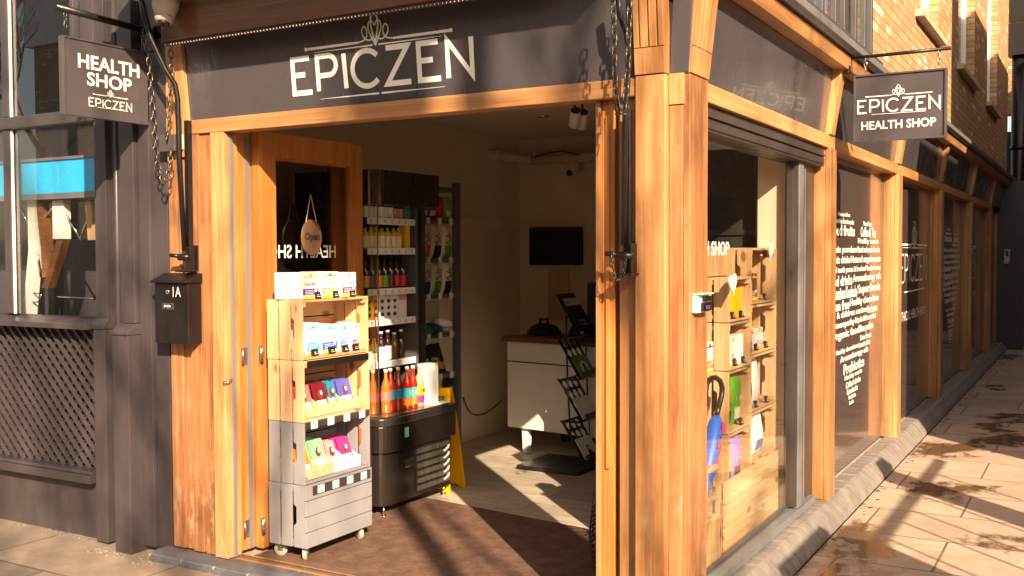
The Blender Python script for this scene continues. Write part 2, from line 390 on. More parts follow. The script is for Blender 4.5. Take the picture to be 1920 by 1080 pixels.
def ordinal(i): return ['first', 'second', 'third', 'fourth', 'fifth', 'sixth', 'seventh', 'eighth', 'ninth', 'tenth', 'eleventh', 'twelfth'][i]
# ================================================================== GROUND
def slab_mat(name, c1, c2, bw, rh, wet=0.0, off=.5, mort=(.10, .07, .045)):
    m = brick_mat(name, c1, c2, mort, 'Z', bw, rh, .007); nt = m.node_tree; bs = nt.nodes['Principled BSDF']
    src = bs.inputs['Base Color'].links[0].from_socket
    v = coords(nt)
    st = noise(nt, v, 2.6, 8, .62); c = mix(nt, ramp(nt, st, ((.42, G(0)), (.62, G(.35)))), src, tuple(x*.62 for x in c1))
    sp = noise(nt, v, 38, 5, .7); c = mix(nt, ramp(nt, sp, ((.58, G(0)), (.74, G(.35)))), c, tuple(x*.45 for x in c1))
    if wet:
        tc = N(nt, 'ShaderNodeTexCoord'); mp = N(nt, 'ShaderNodeMapping'); mp.inputs['Scale'].default_value = (1, .75, 1); mp.inputs['Location'].default_value = (3.1, .35, 0)
        nt.links.new(tc.outputs['Object'], mp.inputs[0])
        w = noise(nt, mp.outputs[0], 1.25, 10, .66); wm = ramp(nt, w, ((.535, G(0)), (.56, G(.55)), (.59, G(1))))
        # the wet patches lie in the band along the shop, past the second post
        sx = N(nt, 'ShaderNodeSeparateXYZ'); nt.links.new(tc.outputs['Object'], sx.inputs[0])
        wm2 = N(nt, 'ShaderNodeMath', operation='MULTIPLY'); nt.links.new(wm, wm2.inputs[0]); wm2.inputs[1].default_value = wet
        c = mix(nt, wm2.outputs[0], c, (.115, .052, .018)); 
        nt.links.new(ramp(nt, wm, ((.2, G(.8)), (.9, G(.10)))), bs.inputs['Roughness'])
        iv = N(nt, 'ShaderNodeMath', operation='SUBTRACT'); iv.inputs[0].default_value = 1; nt.links.new(wm, iv.inputs[1])
        bs.inputs['Normal'].links[0].from_node.inputs['Strength'].default_value = .5
        ms = N(nt, 'ShaderNodeMath', operation='MULTIPLY'); ms.inputs[1].default_value = .55; nt.links.new(iv.outputs[0], ms.inputs[0])
        nt.links.new(ms.outputs[0], bs.inputs['Normal'].links[0].from_node.inputs['Strength'])
    nt.links.new(c, bs.inputs['Base Color'])
    return m
paint('earth', (.10, .085, .07), .95, var=.3, scale=.5)
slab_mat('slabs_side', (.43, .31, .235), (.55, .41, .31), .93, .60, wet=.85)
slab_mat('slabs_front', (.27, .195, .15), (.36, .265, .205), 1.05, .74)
paint('asphalt', (.05, .048, .048), .9, var=.3, scale=40, bmp=.4)
mb = MB(); mb.face([(-150, -150, -.06), (150, -150, -.06), (150, 150, -.06), (-150, 150, -.06)]); tag(mb.build('ground', 'earth'), kind='structure')
mb = MB(); mb.face([(-60, -10, -.05), (60, -10, -.05), (60, -5.6, -.05), (-60, -5.6, -.05)]); tag(mb.build('road', 'asphalt'), kind='structure')
def sheet(name, x0, x1, y0, y1, z, m):
    mb = MB(); mb.box(x0, x1, y0, y1, z-.12, z); return tag(mb.build(name, m), kind='structure')
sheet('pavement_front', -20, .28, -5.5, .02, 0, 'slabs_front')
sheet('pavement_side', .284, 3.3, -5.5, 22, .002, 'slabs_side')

# ================================================================== THE SHOP BUILDING
shop = thing('corner_shop', 'corner health shop with orange cedar posts, grey fascia boards and an open folding front', 'shop', (0, 0, 0))
def part(mb, name, m, parent=None, bev=.002, label=None): return mb.build(name, m, parent or shop, bev, label)
POSTS = [(2.40, 2.57), (4.74, 4.93), (7.26, 7.43), (9.98, 10.16), (12.58, 12.76)]
# --- interior shell
mb = MB(); mb.box(-3.12, -3.0, .12, 4.3, 0, 2.62); mb.box(-3.12, .04, 4.3, 4.42, 0, 2.62); mb.box(-3.12, -2.47, .04, .118, 0, 2.62)
part(mb, 'interior_wall', 'wall_cream', bev=0)
mb = MB(); mb.box(-.125, .03, 1.98, 4.298, 0, 2.62); part(mb, 'interior_wall', 'wall_cream', bev=0, label='cream wall end inside the side window')
mb = MB(); mb.box(-3.12, .03, .06, 4.42, 2.622, 2.72); part(mb, 'ceiling', 'ceiling_cream', bev=0)
mb = MB(); mb.box(-2.999, -2.99, .12, 4.298, 1.835, 1.895); mb.box(-2.99, -.13, 4.29, 4.299, 1.835, 1.895); mb.box(-2.28, -2.20, 4.27, 4.299, 0, 2.6)
part(mb, 'dado_strip', 'wall_cream')
mb = MB(); mb.box(-.127, -.116, 1.93, 1.978, .0, 2.6)
# floor boards inside
def floor_mat():
    m = brick_mat('floor_boards', (.48, .38, .32), (.68, .56, .48), (.20, .14, .10), 'Z', 1.25, .19, .003); nt = m.node_tree; bs = nt.nodes['Principled BSDF']
    src = bs.inputs['Base Color'].links[0].from_socket; v = coords(nt, (1.2, 14, 1)); n = noise(nt, v, 3, 7, .65)
    c = mix(nt, ramp(nt, n, ((.45, G(0)), (.72, G(.55)))), src, (.26, .17, .12)); nt.links.new(c, bs.inputs['Base Color']); bs.inputs['Roughness'].default_value = .5
floor_mat()
mb = MB(); mb.box(-3.0, .03, .09, 4.3, -.03, .03); fl = mb.build('floor', 'floor_boards'); tag(fl, kind='structure')
# --- front: lintel, fascia, border
mb = MB(); mb.box(-2.50, -.014, -.035, .06, 2.212, 2.284); part(mb, 'lintel', 'cedar_x', bev=.004)
mb = MB(); mb.box(-2.50, -.014, .062, .12, 2.23, 2.62); part(mb, 'door_track', 'wall_cream')
mb = MB(); mb.prism([(-2.50, -.012, 2.286), (-2.50, -.058, 2.76), (-2.50, .05, 2.76), (-2.50, .05, 2.286)], (2.486, 0, 0)); fas = part(mb, 'fascia_board', 'fascia_grey', bev=0)
fv = Vector((0, -.046, .474)).normalized()
def fasc(px, py):   # point on the leaning fascia face
    d = FW*F+RT*(px-960)-UP*(py-540); n = X.cross(fv); o = Vector((0, -.012, 2.286)); return CAM+d*((o-CAM).dot(n)/d.dot(n))
a, b, c = fasc(553, 176), fasc(887, 140), fasc(548, 114)
logo_text(a, X, fv, (b-a).x, (c-a).length*1.02, 'letter_white', fas, sw=.155)
a, b = fasc(575, 93), fasc(846, 55.5)
logo_ornament(a, X, fv, (b-a).x, .115, 'letter_white', fas, t=.0085)
a, b = fasc(601, 186), fasc(835, 162); mb = MB(); wv = (b-a).x
ribbon(mb, [(0, 0), (wv*.49, 0)], [.001, .009], a, X, fv, .002); ribbon(mb, [(wv, 0), (wv*.51, 0)], [.001, .009], a, X, fv, .002)
mb.build('underline', 'letter_white', fas)
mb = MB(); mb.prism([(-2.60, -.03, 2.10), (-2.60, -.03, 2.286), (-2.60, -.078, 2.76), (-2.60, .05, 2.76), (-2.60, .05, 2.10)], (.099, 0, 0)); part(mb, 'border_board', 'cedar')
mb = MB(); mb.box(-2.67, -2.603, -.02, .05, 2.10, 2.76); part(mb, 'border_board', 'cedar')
# --- cornice added out of view above the front, shading awning rail and fascia
mb = MB(); mb.box(-2.68, .30, -.60, .0, 2.965, 3.10); mb.box(-2.68, .24, -.10, .0, 2.77, 2.963); part(mb, 'shade_overhang', 'shop_grey')
# --- boards left of the opening
mb = MB()
for i, (x0, x1, yy) in enumerate(((-2.678, -2.660, -.004), (-2.659, -2.57, -.022), (-2.569, -2.50, -.012), (-2.499, -2.425, -.030))):
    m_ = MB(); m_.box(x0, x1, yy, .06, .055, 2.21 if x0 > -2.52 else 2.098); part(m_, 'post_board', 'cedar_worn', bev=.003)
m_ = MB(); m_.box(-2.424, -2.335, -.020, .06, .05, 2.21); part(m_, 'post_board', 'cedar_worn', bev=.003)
m_ = MB(); m_.box(-2.334, -2.246, -.040, .06, .05, 2.21); part(m_, 'door_jamb', 'cedar', bev=.003)
m_ = MB(); m_.box(-2.245, -2.238, .002, .022, .05, 2.20); part(m_, 'weather_seal', 'alu_grey')
# --- right jamb of the opening
mb = MB(); mb.box(-.205, -.185, .0, .10, .05, 2.21); part(mb, 'door_jamb', 'cedar')
mb = MB(); mb.box(-.184, -.13, .02, .10, .05, 2.21); mb.box(-.165, -.148, .008, .019, .72, 2.15); part(mb, 'door_jamb', 'door_wood')
mb = MB(); mb.box(-.129, -.10, .05, .10, .05, 2.21); part(mb, 'door_jamb', 'cedar_worn')
mb = MB(); mb.box(-.099, -.014, .0, .10, .05, 2.21); part(mb, 'door_jamb', 'cedar')
# --- corner pilasters and core
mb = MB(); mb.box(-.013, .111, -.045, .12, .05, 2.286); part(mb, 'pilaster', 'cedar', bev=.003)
mb = MB(); mb.box(.112, .168, -.004, .19, .05, 2.168); part(mb, 'corner_post', 'cedar_worn', bev=.003)
mb = MB(); mb.box(.1125, .172, -.010, .19, 2.171, 2.29); part(mb, 'corner_block', 'cedar', bev=.002)
mb = MB(); mb.box(.169, .196, .0, .205, .05, 2.286); part(mb, 'pilaster', 'cedar_worn', bev=.003)
mb = MB(); mb.box(.05, .168, .21, .23, .05, 2.21); part(mb, 'window_stop', 'cedar')
mb = MB(); mb.obox((.1125, -.003, 2.292), (.077, 0, 0), (0, .2, 0), (.06, -.05, .8)); part(mb, 'corner_panel', 'fascia_grey')
def console(o, u, n, w, z0, z1, out, k, lean):
    "fluted bracket: plate along u (width w), leaning out along n, with raised reeds"
    o, u, n = Vector(o), Vector(u), Vector(n); m = MB()
    d = Vector((0, 0, z1-z0))+n*lean
    m.obox(o-n*.06, u*w, n*.06, d)
    g = w/(k*2+1.0); e = .14
    st = [(0, .16*w)]; ww = (w*.68)/k
    for i in range(k-1): pass
    pos = [0]+[.20*w+i*(w*.60)/k for i in range(k)]+[w]
    cuts = [.20*w+i*(.60*w)/(k-1) for i in range(k)]
    edges = [0]+cuts+[w]
    for i in range(len(edges)-1):
        a_, b_ = edges[i]+(.0035 if i else 0), edges[i+1]-(.0035 if i < len(edges)-2 else 0)
        m.obox(o+u*a_+d*e+n*.0005, u*(b_-a_), n*.010, d*(1-e))
    m.obox(o+n*.0005, u*w, n*.010, d*(e-.004))
    return m
m_ = console((-.013, -.040, 2.29), X, -Y, .124, 2.29, 3.02, 0, 3, .07); part(m_, 'console', 'cedar', bev=.0015)
m_ = console((.190, .0, 2.29), Y, X, .205, 2.29, 3.02, 0, 4, .085); part(m_, 'console', 'cedar', bev=.0015)
mb = MB(); mb.box(-.6, .16, .02, .2, 2.765, 3.1); part(mb, 'frieze', 'fascia_grey')
# --- side: posts, lintel, fascia
for i, (y0, y1) in enumerate(POSTS):
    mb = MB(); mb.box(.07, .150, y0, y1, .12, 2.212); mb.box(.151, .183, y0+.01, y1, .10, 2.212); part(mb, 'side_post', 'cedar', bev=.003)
    mb = MB(); mb.prism([(.02, y0, 2.292), (.185, y0, 2.292), (.255, y0, 2.735), (.02, y0, 2.735)], (0, y1-y0-.06, 0)); part(mb, 'side_console', 'cedar', bev=.003)
ys = [.207]+[q for p in POSTS for q in p]+[15]
mb = MB(); mb.box(.04, .172, .207, 12.76, 2.213, 2.29); part(mb, 'side_lintel', 'cedar_y', bev=.003)
edges = [.207]+[p[0] for p in POSTS]+[14.6]; starts = [.207]+[p[1]-.06 for p in POSTS]
for a, b in zip(starts, edges[1:]):
    mb = MB(); mb.prism([(.10, a, 2.293), (.150, a, 2.293), (.205, a, 2.735), (.10, a, 2.735)], (0, b-a, 0)); part(mb, 'side_fascia', 'fascia_grey', bev=0)
mb = MB(); mb.box(.03, .225, .18, 15, 2.738, 2.78); part(mb, 'shadow_gap', 'alu_dark')
mb = MB(); mb.box(.03, .275, .18, 3.86, 2.655, 2.736);
mb = MB(); mb.prism([(.20, .15, 2.665), (.275, .15, 2.665), (.290, .15, 2.735), (.20, .15, 2.737)], (0, 15, 0)); part(mb, 'frieze_board', 'cedar_y', bev=.002)
mb = MB(); mb.prism([(.05, -.04, 2.782), (.31, -.04, 2.745), (.335, -.04, 2.76), (.335, -.04, 2.80), (.05, -.04, 2.85)], (0, 15.2, 0)); part(mb, 'ledge', 'alu_grey', bev=.003)
# --- tiled sill along the side
mb = MB(); mb.prism([(.05, .2, .02), (.05, .2, .112), (.18, .2, .112), (.255, .2, .045), (.270, .2, .0), (.05, .2, 0)], (0, 15, 0)); part(mb, 'sill_mortar', 'mortar', bev=0)
y = -.05; mb = MB()
while y < 14.5:
    j = random.uniform(-.002, .002)
    mb.prism([(.09, y, .120+j), (.184, y, .120+j), (.205, y, .110+j), (.268, y, .045+j), (.276, y, .025+j), (.278, y, .004), (.09, y, .004)], (0, .100, 0)); y += .112
part(mb, 'tile_sill', 'tile_warm', bev=.0015)
mb = MB()
for i in range(150):
    yy = random.uniform(.2, 13); r_ = random.uniform(.004, .016)
    mb.lathe([(r_, .003), (r_*.6, .003+r_*.25), (0, .003+r_*.3)], (.30+random.uniform(-.02, .05), yy, 0), n=6)
tag(mb.build('mossy_grit', 'moss'), kind='stuff', label='moss and grit along the foot of the tiled sill', cat='moss')
# --- bays: pane 1 is a shop window, bays 2 to 5 are dark film
b1 = thing('x', 'x', 'x'); bpy.data.objects.remove(b1)
fr = MB(); fr.box(.05, .135, .232, 2.30, .127, .165); fr.box(.05, .125, 1.93, 2.02, .167, 2.10); fr.box(.05, .11, 2.085, 2.13, .167, 2.10); fr.box(.06, .10, .232, .262, .167, 2.10)
win = part(fr, 'side_window', 'alu_grey', bev=.003)
mb = MB(); mb.box(.055, .112, 2.022, 2.083, .167, 2.10); mb.box(.045, .095, 2.132, 2.38, .12, 2.10); mb.box(.052, .075, .27, 1.90, .167, .178); mb.box(.060, .118, 1.905, 1.928, .18, 2.10); mb.build('gasket', 'alu_dark', win)
mb = MB(); mb.box(.084, .090, .263, 1.904, .168, 2.099); pane = mb.build('pane', 'shop_glass', win)
a, b = at(1325, 478, 'X', .091), at(1353, 456, 'X', .091)
text('HEALTH SHOP', (.0915, .263-.46, a.z+.01), Y, Z, .46+(b.y-.263), .055, parent=win, thick=.001) if False else None
text('SHOP', (.0915, at(1329, 470, 'X', .091).y+.03, 1.585), Y, Z, .245, .062, parent=win, bold=.02)
text('H', (.0915, at(1329, 470, 'X', .091).y-.05, 1.585), Y, Z, .045, .062, parent=win, bold=.02)
mb = MB(); mb.box(.0, .15, .235, 2.38, 2.10, 2.208)
mb.box(.151, .156, .24, 2.37, 2.112, 2.150); mb.box(.151, .162, .24, 2.37, 2.158, 2.166)
part(mb, 'shutter_box', 'alu_dark', bev=.004)
def heart_words(y0, wd, z1, x, par, m='letter_white', hs=.86):
    rows = [  # (height, [(word, start 0..1, width)...]) from the top down
        (.040, [('Bee pollen', .17, .20)]), (.040, [('Vitamins & minerals', .08, .36), ('Muesli bars', .62, .18)]), (.085, [('Dried fruits', .02, .44), ('Coffee & Tea', .57, .31)]),
        (.060, [('Healthy snacks', .52, .42)]) , (.070, [('Protein powders', 0, .50), ('Natural tooth pastes & brushes', .51, .46)]), (.075, [('Organic drinks', 0, .38), ('Natural supplements', .39, .60)]),
        (.060, [('Natural tooth pastes & brushes', 0, .66), ('Manuka honey', .67, .33)]), (.080, [('Dried drinks', 0, .42), ('Aromatherapy oils', .43, .57)]),
        (.095, [('Vitamins', 0, .30), ('Kombucha', .31, .20), ('Superfoods', .52, .47)]), (.078, [('Gluten free', 0, .37), ('Healthy chocolates', .38, .58)]),
        (.065, [('Baby & children section', .0, .70), ('Nut butters', .71, .22)]), (.065, [('Homeopathy', .05, .42), ('Baby & children section', .48, .42)]),
        (.080, [('Organic food', .08, .48), ('Bee pollen', .57, .27)]), (.045, [('Dried fruits', .58, .22)]), (.050, [('Healthy chocolates', .15, .38), ('Aromatic drinks', .54, .24)]),
        (.065, [('Aromatherapy oils', .22, .52)]), (.085, [('Probiotics', .28, .38)]), (.050, [('Healthy snacks', .30, .32)]), (.048, [('Chilled drinks', .32, .27)]), (.048, [('Kombucha', .34, .20)]), (.038, [('Probiotics', .37, .13)]), (.034, [('Snacks', .38, .08)])]
    z = z1
    for h, ws in rows:
        h *= hs; z -= h+.0075
        for s, a, w in ws: text(s, (x, y0+a*wd, z), Y, Z, w*wd, h, m, par, bold=.035)
st = [p[1] for p in POSTS]; en = [p[0] for p in POSTS[1:]]+[14.6]
for i, (a, b) in enumerate(zip(st, en)):
    mb = MB(); mb.box(.03, .075, a, b, .127, 2.212); w = part(mb, 'film_window', 'window_film', bev=0, label=['dark window with white heart of words', 'dark window with white shop logo', 'shaded dark window with heart of words', 'shaded dark window with logo', 'farthest dark window'][i])
    mb = MB(); mb.box(.076, .10, b-.035, b-.001, .13, 2.21); mb.build('window_frame', 'cedar', w)
    if i in (0, 2):
        sc = 1 if i == 0 else .95
        cy, ey = (at(1606, 500, 'X', .0765).y, at(1651, 500, 'X', .0765).y) if i == 0 else (at(1785, 480, 'X', .0765).y, at(1799, 480, 'X', .0765).y)
        heart_words(cy-(ey-cy), 2*(ey-cy), 1.87, .0765, w)
    elif i in (1, 3):
        w0 = (at(1688, 500, 'X', .076).y if i == 1 else a+.2); ww = (at(1736, 500, 'X', .076).y-w0) if i == 1 else (b-a)*.5
        logo_text((.076, w0, 1.33), Y, Z, ww, .24, 'letter_white', w, sw=.075)
        logo_ornament((.076, w0-.02, 1.66), Y, Z, ww+.04, .16, 'letter_white', w, t=.012)
        mb = MB(); ribbon(mb, [(0, 0), (ww*.8, 0)], .011, (.076, w0+.2, 1.24), Y, Z, .002); mb.build('underline', 'letter_white', w)
        text('ETHICAL HEALTH SHOP', (.0765, w0, .985), Y, Z, ww, .085, parent=w, bold=.0)
# --- upper floor: grey window bay, brick wall with openings
mb = MB(); ub = MB()
z0, z1 = 2.862, 5.2
ub.box(.10, .20, .3, 3.95, z0, z0+.09); ub.box(.10, .17, .3, 3.95, 4.8, 4.9)
yy = .3
ml = [.3, 1.0, 1.55, 2.02, 2.28, 2.62, 2.86, 3.2, 3.5, 3.72]
for i, q in enumerate(ml): ub.box(.125, .16, q, q+.055, z0+.092, 4.798)
upw = part(ub, 'upper_window', 'window_grey', bev=.004, label='grey framed window above the side fascia')
mb = MB(); mb.box(.112, .120, .371, 3.71, z0+.094, 4.79); mb.build('pane', 'neighbour_glass', upw)
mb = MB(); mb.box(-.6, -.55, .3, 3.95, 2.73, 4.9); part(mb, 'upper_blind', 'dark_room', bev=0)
wins = [(6.1, 7.55), (9.15, 10.9), (12.6, 14.2)]
mb = MB(); mb.box(-.2, .10, 3.951, 16.4, 2.86, 3.70); ylast = 3.951
for a, b in wins: mb.box(-.2, .10, ylast, a, 3.702, 6.4); ylast = b
mb.box(-.2, .10, ylast, 16.4, 3.702, 6.4); mb.box(-.2, .10, -.0, 3.949, 4.91, 6.4)
part(mb, 'brick_wall', 'brick_y', bev=0)
for a, b in wins:
    mb = MB(); mb.box(.0, .175, a-.08, b+.06, 3.703, 3.765); wn = part(mb, 'brick_window', 'sill_stone', bev=.004, label='window in the brick wall above the alley')
    mb = MB(); mb.box(-.06, .0, a+.001, a+.06, 3.767, 6.4); mb.box(-.06, .0, b-.06, b-.001, 3.767, 6.4); mb.box(-.06, .0, a+.061, b-.061, 3.767, 3.83); mb.box(-.05, -.01, (a+b)/2-.02, (a+b)/2+.02, 3.832, 6.4); mb.build('window_frame', 'white_panel', wn)
    mb = MB(); mb.box(-.04, -.03, a+.061, b-.061, 3.832, 6.4); mb.build('pane', 'neighbour_glass', wn)
mb = MB(); mb.box(-3.0, -.7, 0.0, 16, 2.735, 2.76); part(mb, 'roof_slab', 'dark_room', bev=0)
mb = MB(); mb.box(-2.9, .1, -.02, .3, 3.11, 6.4); part(mb, 'brick_wall', 'brick_x', bev=0)
mb = MB(); mb.box(.03, .19, 14.6, 16.4, 0, 2.73); part(mb, 'end_panel', 'shop_grey')
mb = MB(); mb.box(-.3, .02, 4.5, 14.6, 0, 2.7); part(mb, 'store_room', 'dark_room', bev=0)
# --- threshold and blue bricks at the front
mb = MB(); mb.box(-2.74, .112, -.12, .0, -.02, .028); part(mb, 'sill_mortar', 'mortar', bev=0)
mb = MB(); x = -2.72
while x < .0:
    mb.prism([(x, .0, .046), (x, -.07, .046), (x, -.11, .036), (x, -.135, .014), (x, -.14, -.01), (x, .0, -.01)], (.218, 0, 0)); x += .231
part(mb, 'sill_brick', 'tile_blue', bev=.003)
mb = MB(); mb.box(-2.317, -.206, .001, .088, -.02, .043); part(mb, 'threshold', 'cedar_x', bev=.003)
mb = MB(); mb.box(-2.31, -.21, .03, .036, .044, .050); mb.box(-2.31, -.21, .052, .058, .044, .050); part(mb, 'door_rail', 'steel', bev=0)
# door mat
def mat_mat():
    m, nt, bs = new_mat('coir'); v = coords(nt); n = noise(nt, v, 160, 2, .6); n2 = noise(nt, v, 9, 8, .7)
    c = mix(nt, ramp(nt, n, ((.4, G(0)), (.7, G(1)))), (.085, .036, .022), (.19, .095, .062)); c = mix(nt, ramp(nt, n2, ((.42, G(0)), (.62, G(.75)))), c, (.21, .11, .075))
    nt.links.new(c, bs.inputs['Base Color']); bs.inputs['Roughness'].default_value = .95; bump(nt, bs, n, .8, .006)
mat_mat()
mb = MB(); mb.prism([(-2.20, .092, .031), (-.205, .092, .031), (-.13, 1.30, .031), (-2.18, 1.565, .031)], (0, 0, .010))
tag(mb.build('entrance_mat', 'coir'), 'dark brown coir entrance mat just inside the open front', 'doormat')

# ================================================================== FOLDING DOORS
def leaf(x, y0, y1, name, label, glassy):
    t = thing(name, label, 'door', (x, y0, .06), 'folding door leaves'); T = .052; zb, zt = .058, 2.235
    mb = MB(); mb.box(x-T, x, y0, y0+.115, zb, zt); mb.box(x-T, x, y1-.115, y1, zb, zt); mb.box(x-T, x, y0+.116, y1-.116, zt-.13, zt); mb.box(x-T, x, y0+.116, y1-.116, zb, zb+.20)
    f = mb.build('frame', 'door_wood', t, .003)
    mb = MB(); e = .012
    for a, b, c_, d in ((y0+.116, y0+.116+e, zb+.2, zt-.13), (y1-.116-e, y1-.116, zb+.2, zt-.13)): mb.box(x-.012, x-.003, a, b, c_, d)
    mb.box(x-.012, x-.003, y0+.13, y1-.13, zt-.142, zt-.131); mb.build('glazing_strip', 'cedar', f)
    mb = MB(); mb.face([(x-.027, y0+.1165, zb+.2005), (x-.027, y1-.1165, zb+.2005), (x-.027, y1-.1165, zt-.1305), (x-.027, y0+.1165, zt-.1305)]); mb.build('pane', 'door_glass', t)
    return t
lf = leaf(-2.20, .165, 1.02, 'door_leaf', 'open glazed door leaf folded back behind the crates, nearest the shop floor', True)
def hinge(x, z, par):
    mb = MB(); mb.box(x-.018, x+.010, .158, .162, z-.04, z+.04); mb.tube([(x, .154, z-.045), (x, .154, z+.045)], .006, 8); return mb.build('hinge', 'steel', par)
for z in (.18, 1.08): hinge(-2.19, z, lf)
l2 = leaf(-2.262, .075, .95, 'door_leaf', 'second folded door leaf showing only its orange edge beside the open one', False)
for z in (.17, 1.07): 
    mb = MB(); mb.box(-2.2605, -2.257, .085, .125, z-.045, z+.045); mb.tube([(-2.252, .088, z-.045), (-2.252, .088, z+.045)], .005, 8); mb.build('hinge', 'steel', l2)
mb = MB(); mb.tube([(-2.235, -.01, .965), (-2.235, -.03, .95), (-2.245, -.045, .945)], .006, 8); mb.lathe([(.004, 0), (.011, .005), (.011, .015), (.004, .02)], (-2.245, -.035, .95), (0, -1, 0)); mb.build('catch', 'chrome', l2)
mb = MB(); mb.box(-2.2615, -2.2555, .127, .155, .06, 2.2); mb.build('weather_seal', 'alu_grey', l2)
# text on the leaf's glass (seen from inside: mirrored)
text('HEALTH SHOP', (-2.2255, 1.02-.22, 1.575), -Y, Z, .60, .072, parent=lf, bold=.01, thick=.0)
text('Opening Times', (-2.225, .47, 1.405), Y, Z, .155, .022, parent=lf, bold=.03)
# open sign
c = at(583, 445, 'X', -2.165)
o_ = thing('open_sign', 'oval wooden Open sign hanging by a string inside the door glass', 'sign', tuple(c))
mb = MB(); mb.prism([c+Y*(.082*math.cos(a))+Z*(.098*math.sin(a)) for a in [k*math.pi/16 for k in range(32)]], (.008, 0, 0)); mb.build('board', 'sign_wood', o_, .002)
text('Open', c+Vector((.0085, -.062, -.028)), Y, Z, .124, .055, 'ink', o_, bold=.04)
mb = MB(); mb.tube([c+Vector((.004, -.045, .075)), c+Vector((.0, .0, .235)), c+Vector((.004, .045, .075))], .0025, 6); mb.build('string', 'pipe_cream', o_)

# ================================================================== NEIGHBOUR
nb = thing('neighbour_building', 'dark grey painted shopfront with big window and diamond grille left of the cedar shop', 'building', (-3.3, 0, 0))
def np_(mb, name, m, bev=.003, label=None, par=None): return mb.build(name, m, par or nb, bev, label)
mb = MB(); mb.box(-3.25, -2.68, .0, .2, 0, 6.4); np_(mb, 'wall', 'neighbour_grey')
mb = MB(); mb.box(-3.215, -3.135, -.035, -.001, 1.25, 3.3); mb.box(-3.225, -3.13, -.062, -.001, .012, 1.19); mb.prism([(-3.23, -.001, 1.19), (-3.23, -.07, 1.19), (-3.23, -.07, 1.215), (-3.23, -.036, 1.25), (-3.23, -.001, 1.25)], (.105, 0, 0)); np_(mb, 'pilaster', 'neighbour_grey')
mb = MB(); mb.tube([(-3.085, -.004, 0), (-3.085, -.004, 3.2)], .016, 8); mb.box(-3.06, -3.04, -.008, -.001, 0, 3.2); np_(mb, 'moulding', 'neighbour_grey', 0)
mb = MB(); mb.box(-2.985, -2.885, -.060, -.001, 1.23, 3.3); mb.box(-3.0, -2.875, -.118, -.001, -.0, 1.17); mb.prism([(-3.005, -.001, 1.171), (-3.005, -.126, 1.171), (-3.005, -.126, 1.19), (-3.005, -.061, 1.228), (-3.005, -.001, 1.228)], (.135, 0, 0)); np_(mb, 'pilaster', 'neighbour_grey')
mb = MB(); mb.box(-2.874, -2.79, -.035, -.001, .03, 2.3); mb.box(-2.788, -2.681, -.012, -.001, .03, 2.6); np_(mb, 'panel', 'neighbour_grey')
# window
mb = MB()
mb.box(-9, -3.251, -.03, .05, 2.335, 2.405)
for xx in (-4.065, -5.3, -6.5): mb.box(xx, xx+.065, -.018, .05, 1.25, 2.333); mb.box(xx, xx+.065, -.018, .05, 2.407, 4.2)
mb.box(-3.27, -3.251, -.005, .05, 1.25, 2.333); mb.box(-3.45, -3.42, -.01, .05, 2.407, 4.2); mb.box(-3.36, -3.251, -.01, .05, 2.407, 4.2)
nw = np_(mb, 'window', 'neighbour_grey', .006)
mb = MB(); mb.box(-3.999, -3.994, -.010, .006, 1.25, 2.333); mb.box(-3.999, -3.994, -.010, .006, 2.407, 4.2); mb.build('glazing_strip', 'white_panel', nw)  # thin white strip painting the bright highlight along the mullion
mb = MB(); mb.face([(-9, .012, 1.25), (-3.252, .012, 1.25), (-3.252, .012, 4.2), (-9, .012, 4.2)]); mb.build('pane', 'neighbour_glass', nw)
mb = MB(); mb.prism([(-9, .05, 1.185), (-9, -.10, 1.185), (-9, -.10, 1.215), (-9, .05, 1.248)], (5.765, 0, 0)); np_(mb, 'sill', 'neighbour_grey')
mb = MB(); mb.box(-9, -3.262, -.075, .05, .325, .372); mb.box(-9, -3.262, -.06, .05, .373, .392); np_(mb, 'bottom_rail', 'neighbour_grey')
mb = MB(); mb.box(-9, -3.26, -.0, .2, -.02, .323); np_(mb, 'plinth', 'plinth')
mb = MB(); mb.box(-9, -3.23, .075, .2, .32, 1.2); np_(mb, 'grille_backing', 'alu_dark', 0)
def lattice(mb, x0, x1, z0, z1, step, w, y0, y1, s):
    k = -(z1-z0)
    while k < (x1-x0):
        # line x = x0+k + (z-z0) (s=1) or mirrored
        a, b = max(0, -k), min(z1-z0, (x1-x0)-k)
        if b-a > .01:
            p, q = (k+a, a), (k+b, b)
            if s < 0: p, q = ((x1-x0)-p[0], p[1]), ((x1-x0)-q[0], q[1])
            P_, Q_ = Vector((x0+p[0], y0, z0+p[1])), Vector((x0+q[0], y0, z0+q[1])); d = (Q_-P_).normalized(); n = Vector((-d.z, 0, d.x))*w/2
            mb.obox(P_-n, Q_-P_, n*2, (0, y1-y0, 0))
        k += step
mb = MB(); lattice(mb, -5.4, -3.24, .392, 1.18, .074, .017, -.014, .0, -1); lattice(mb, -5.4, -3.24, .392, 1.18, .074, .012, .002, .012, 1)
lattice(mb, -5.363, -3.24, .392, 1.18, .074, .006, .014, .020, 1)
np_(mb, 'grille', 'neighbour_grey', 0)
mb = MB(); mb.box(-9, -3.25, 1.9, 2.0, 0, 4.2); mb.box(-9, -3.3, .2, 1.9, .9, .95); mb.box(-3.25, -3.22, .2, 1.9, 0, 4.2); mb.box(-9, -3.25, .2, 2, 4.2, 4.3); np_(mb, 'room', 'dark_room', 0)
mb = MB(); mb.box(-9, -3.3, -.05, .2, 4.2, 6.4); np_(mb, 'wall', 'neighbour_grey', 0)
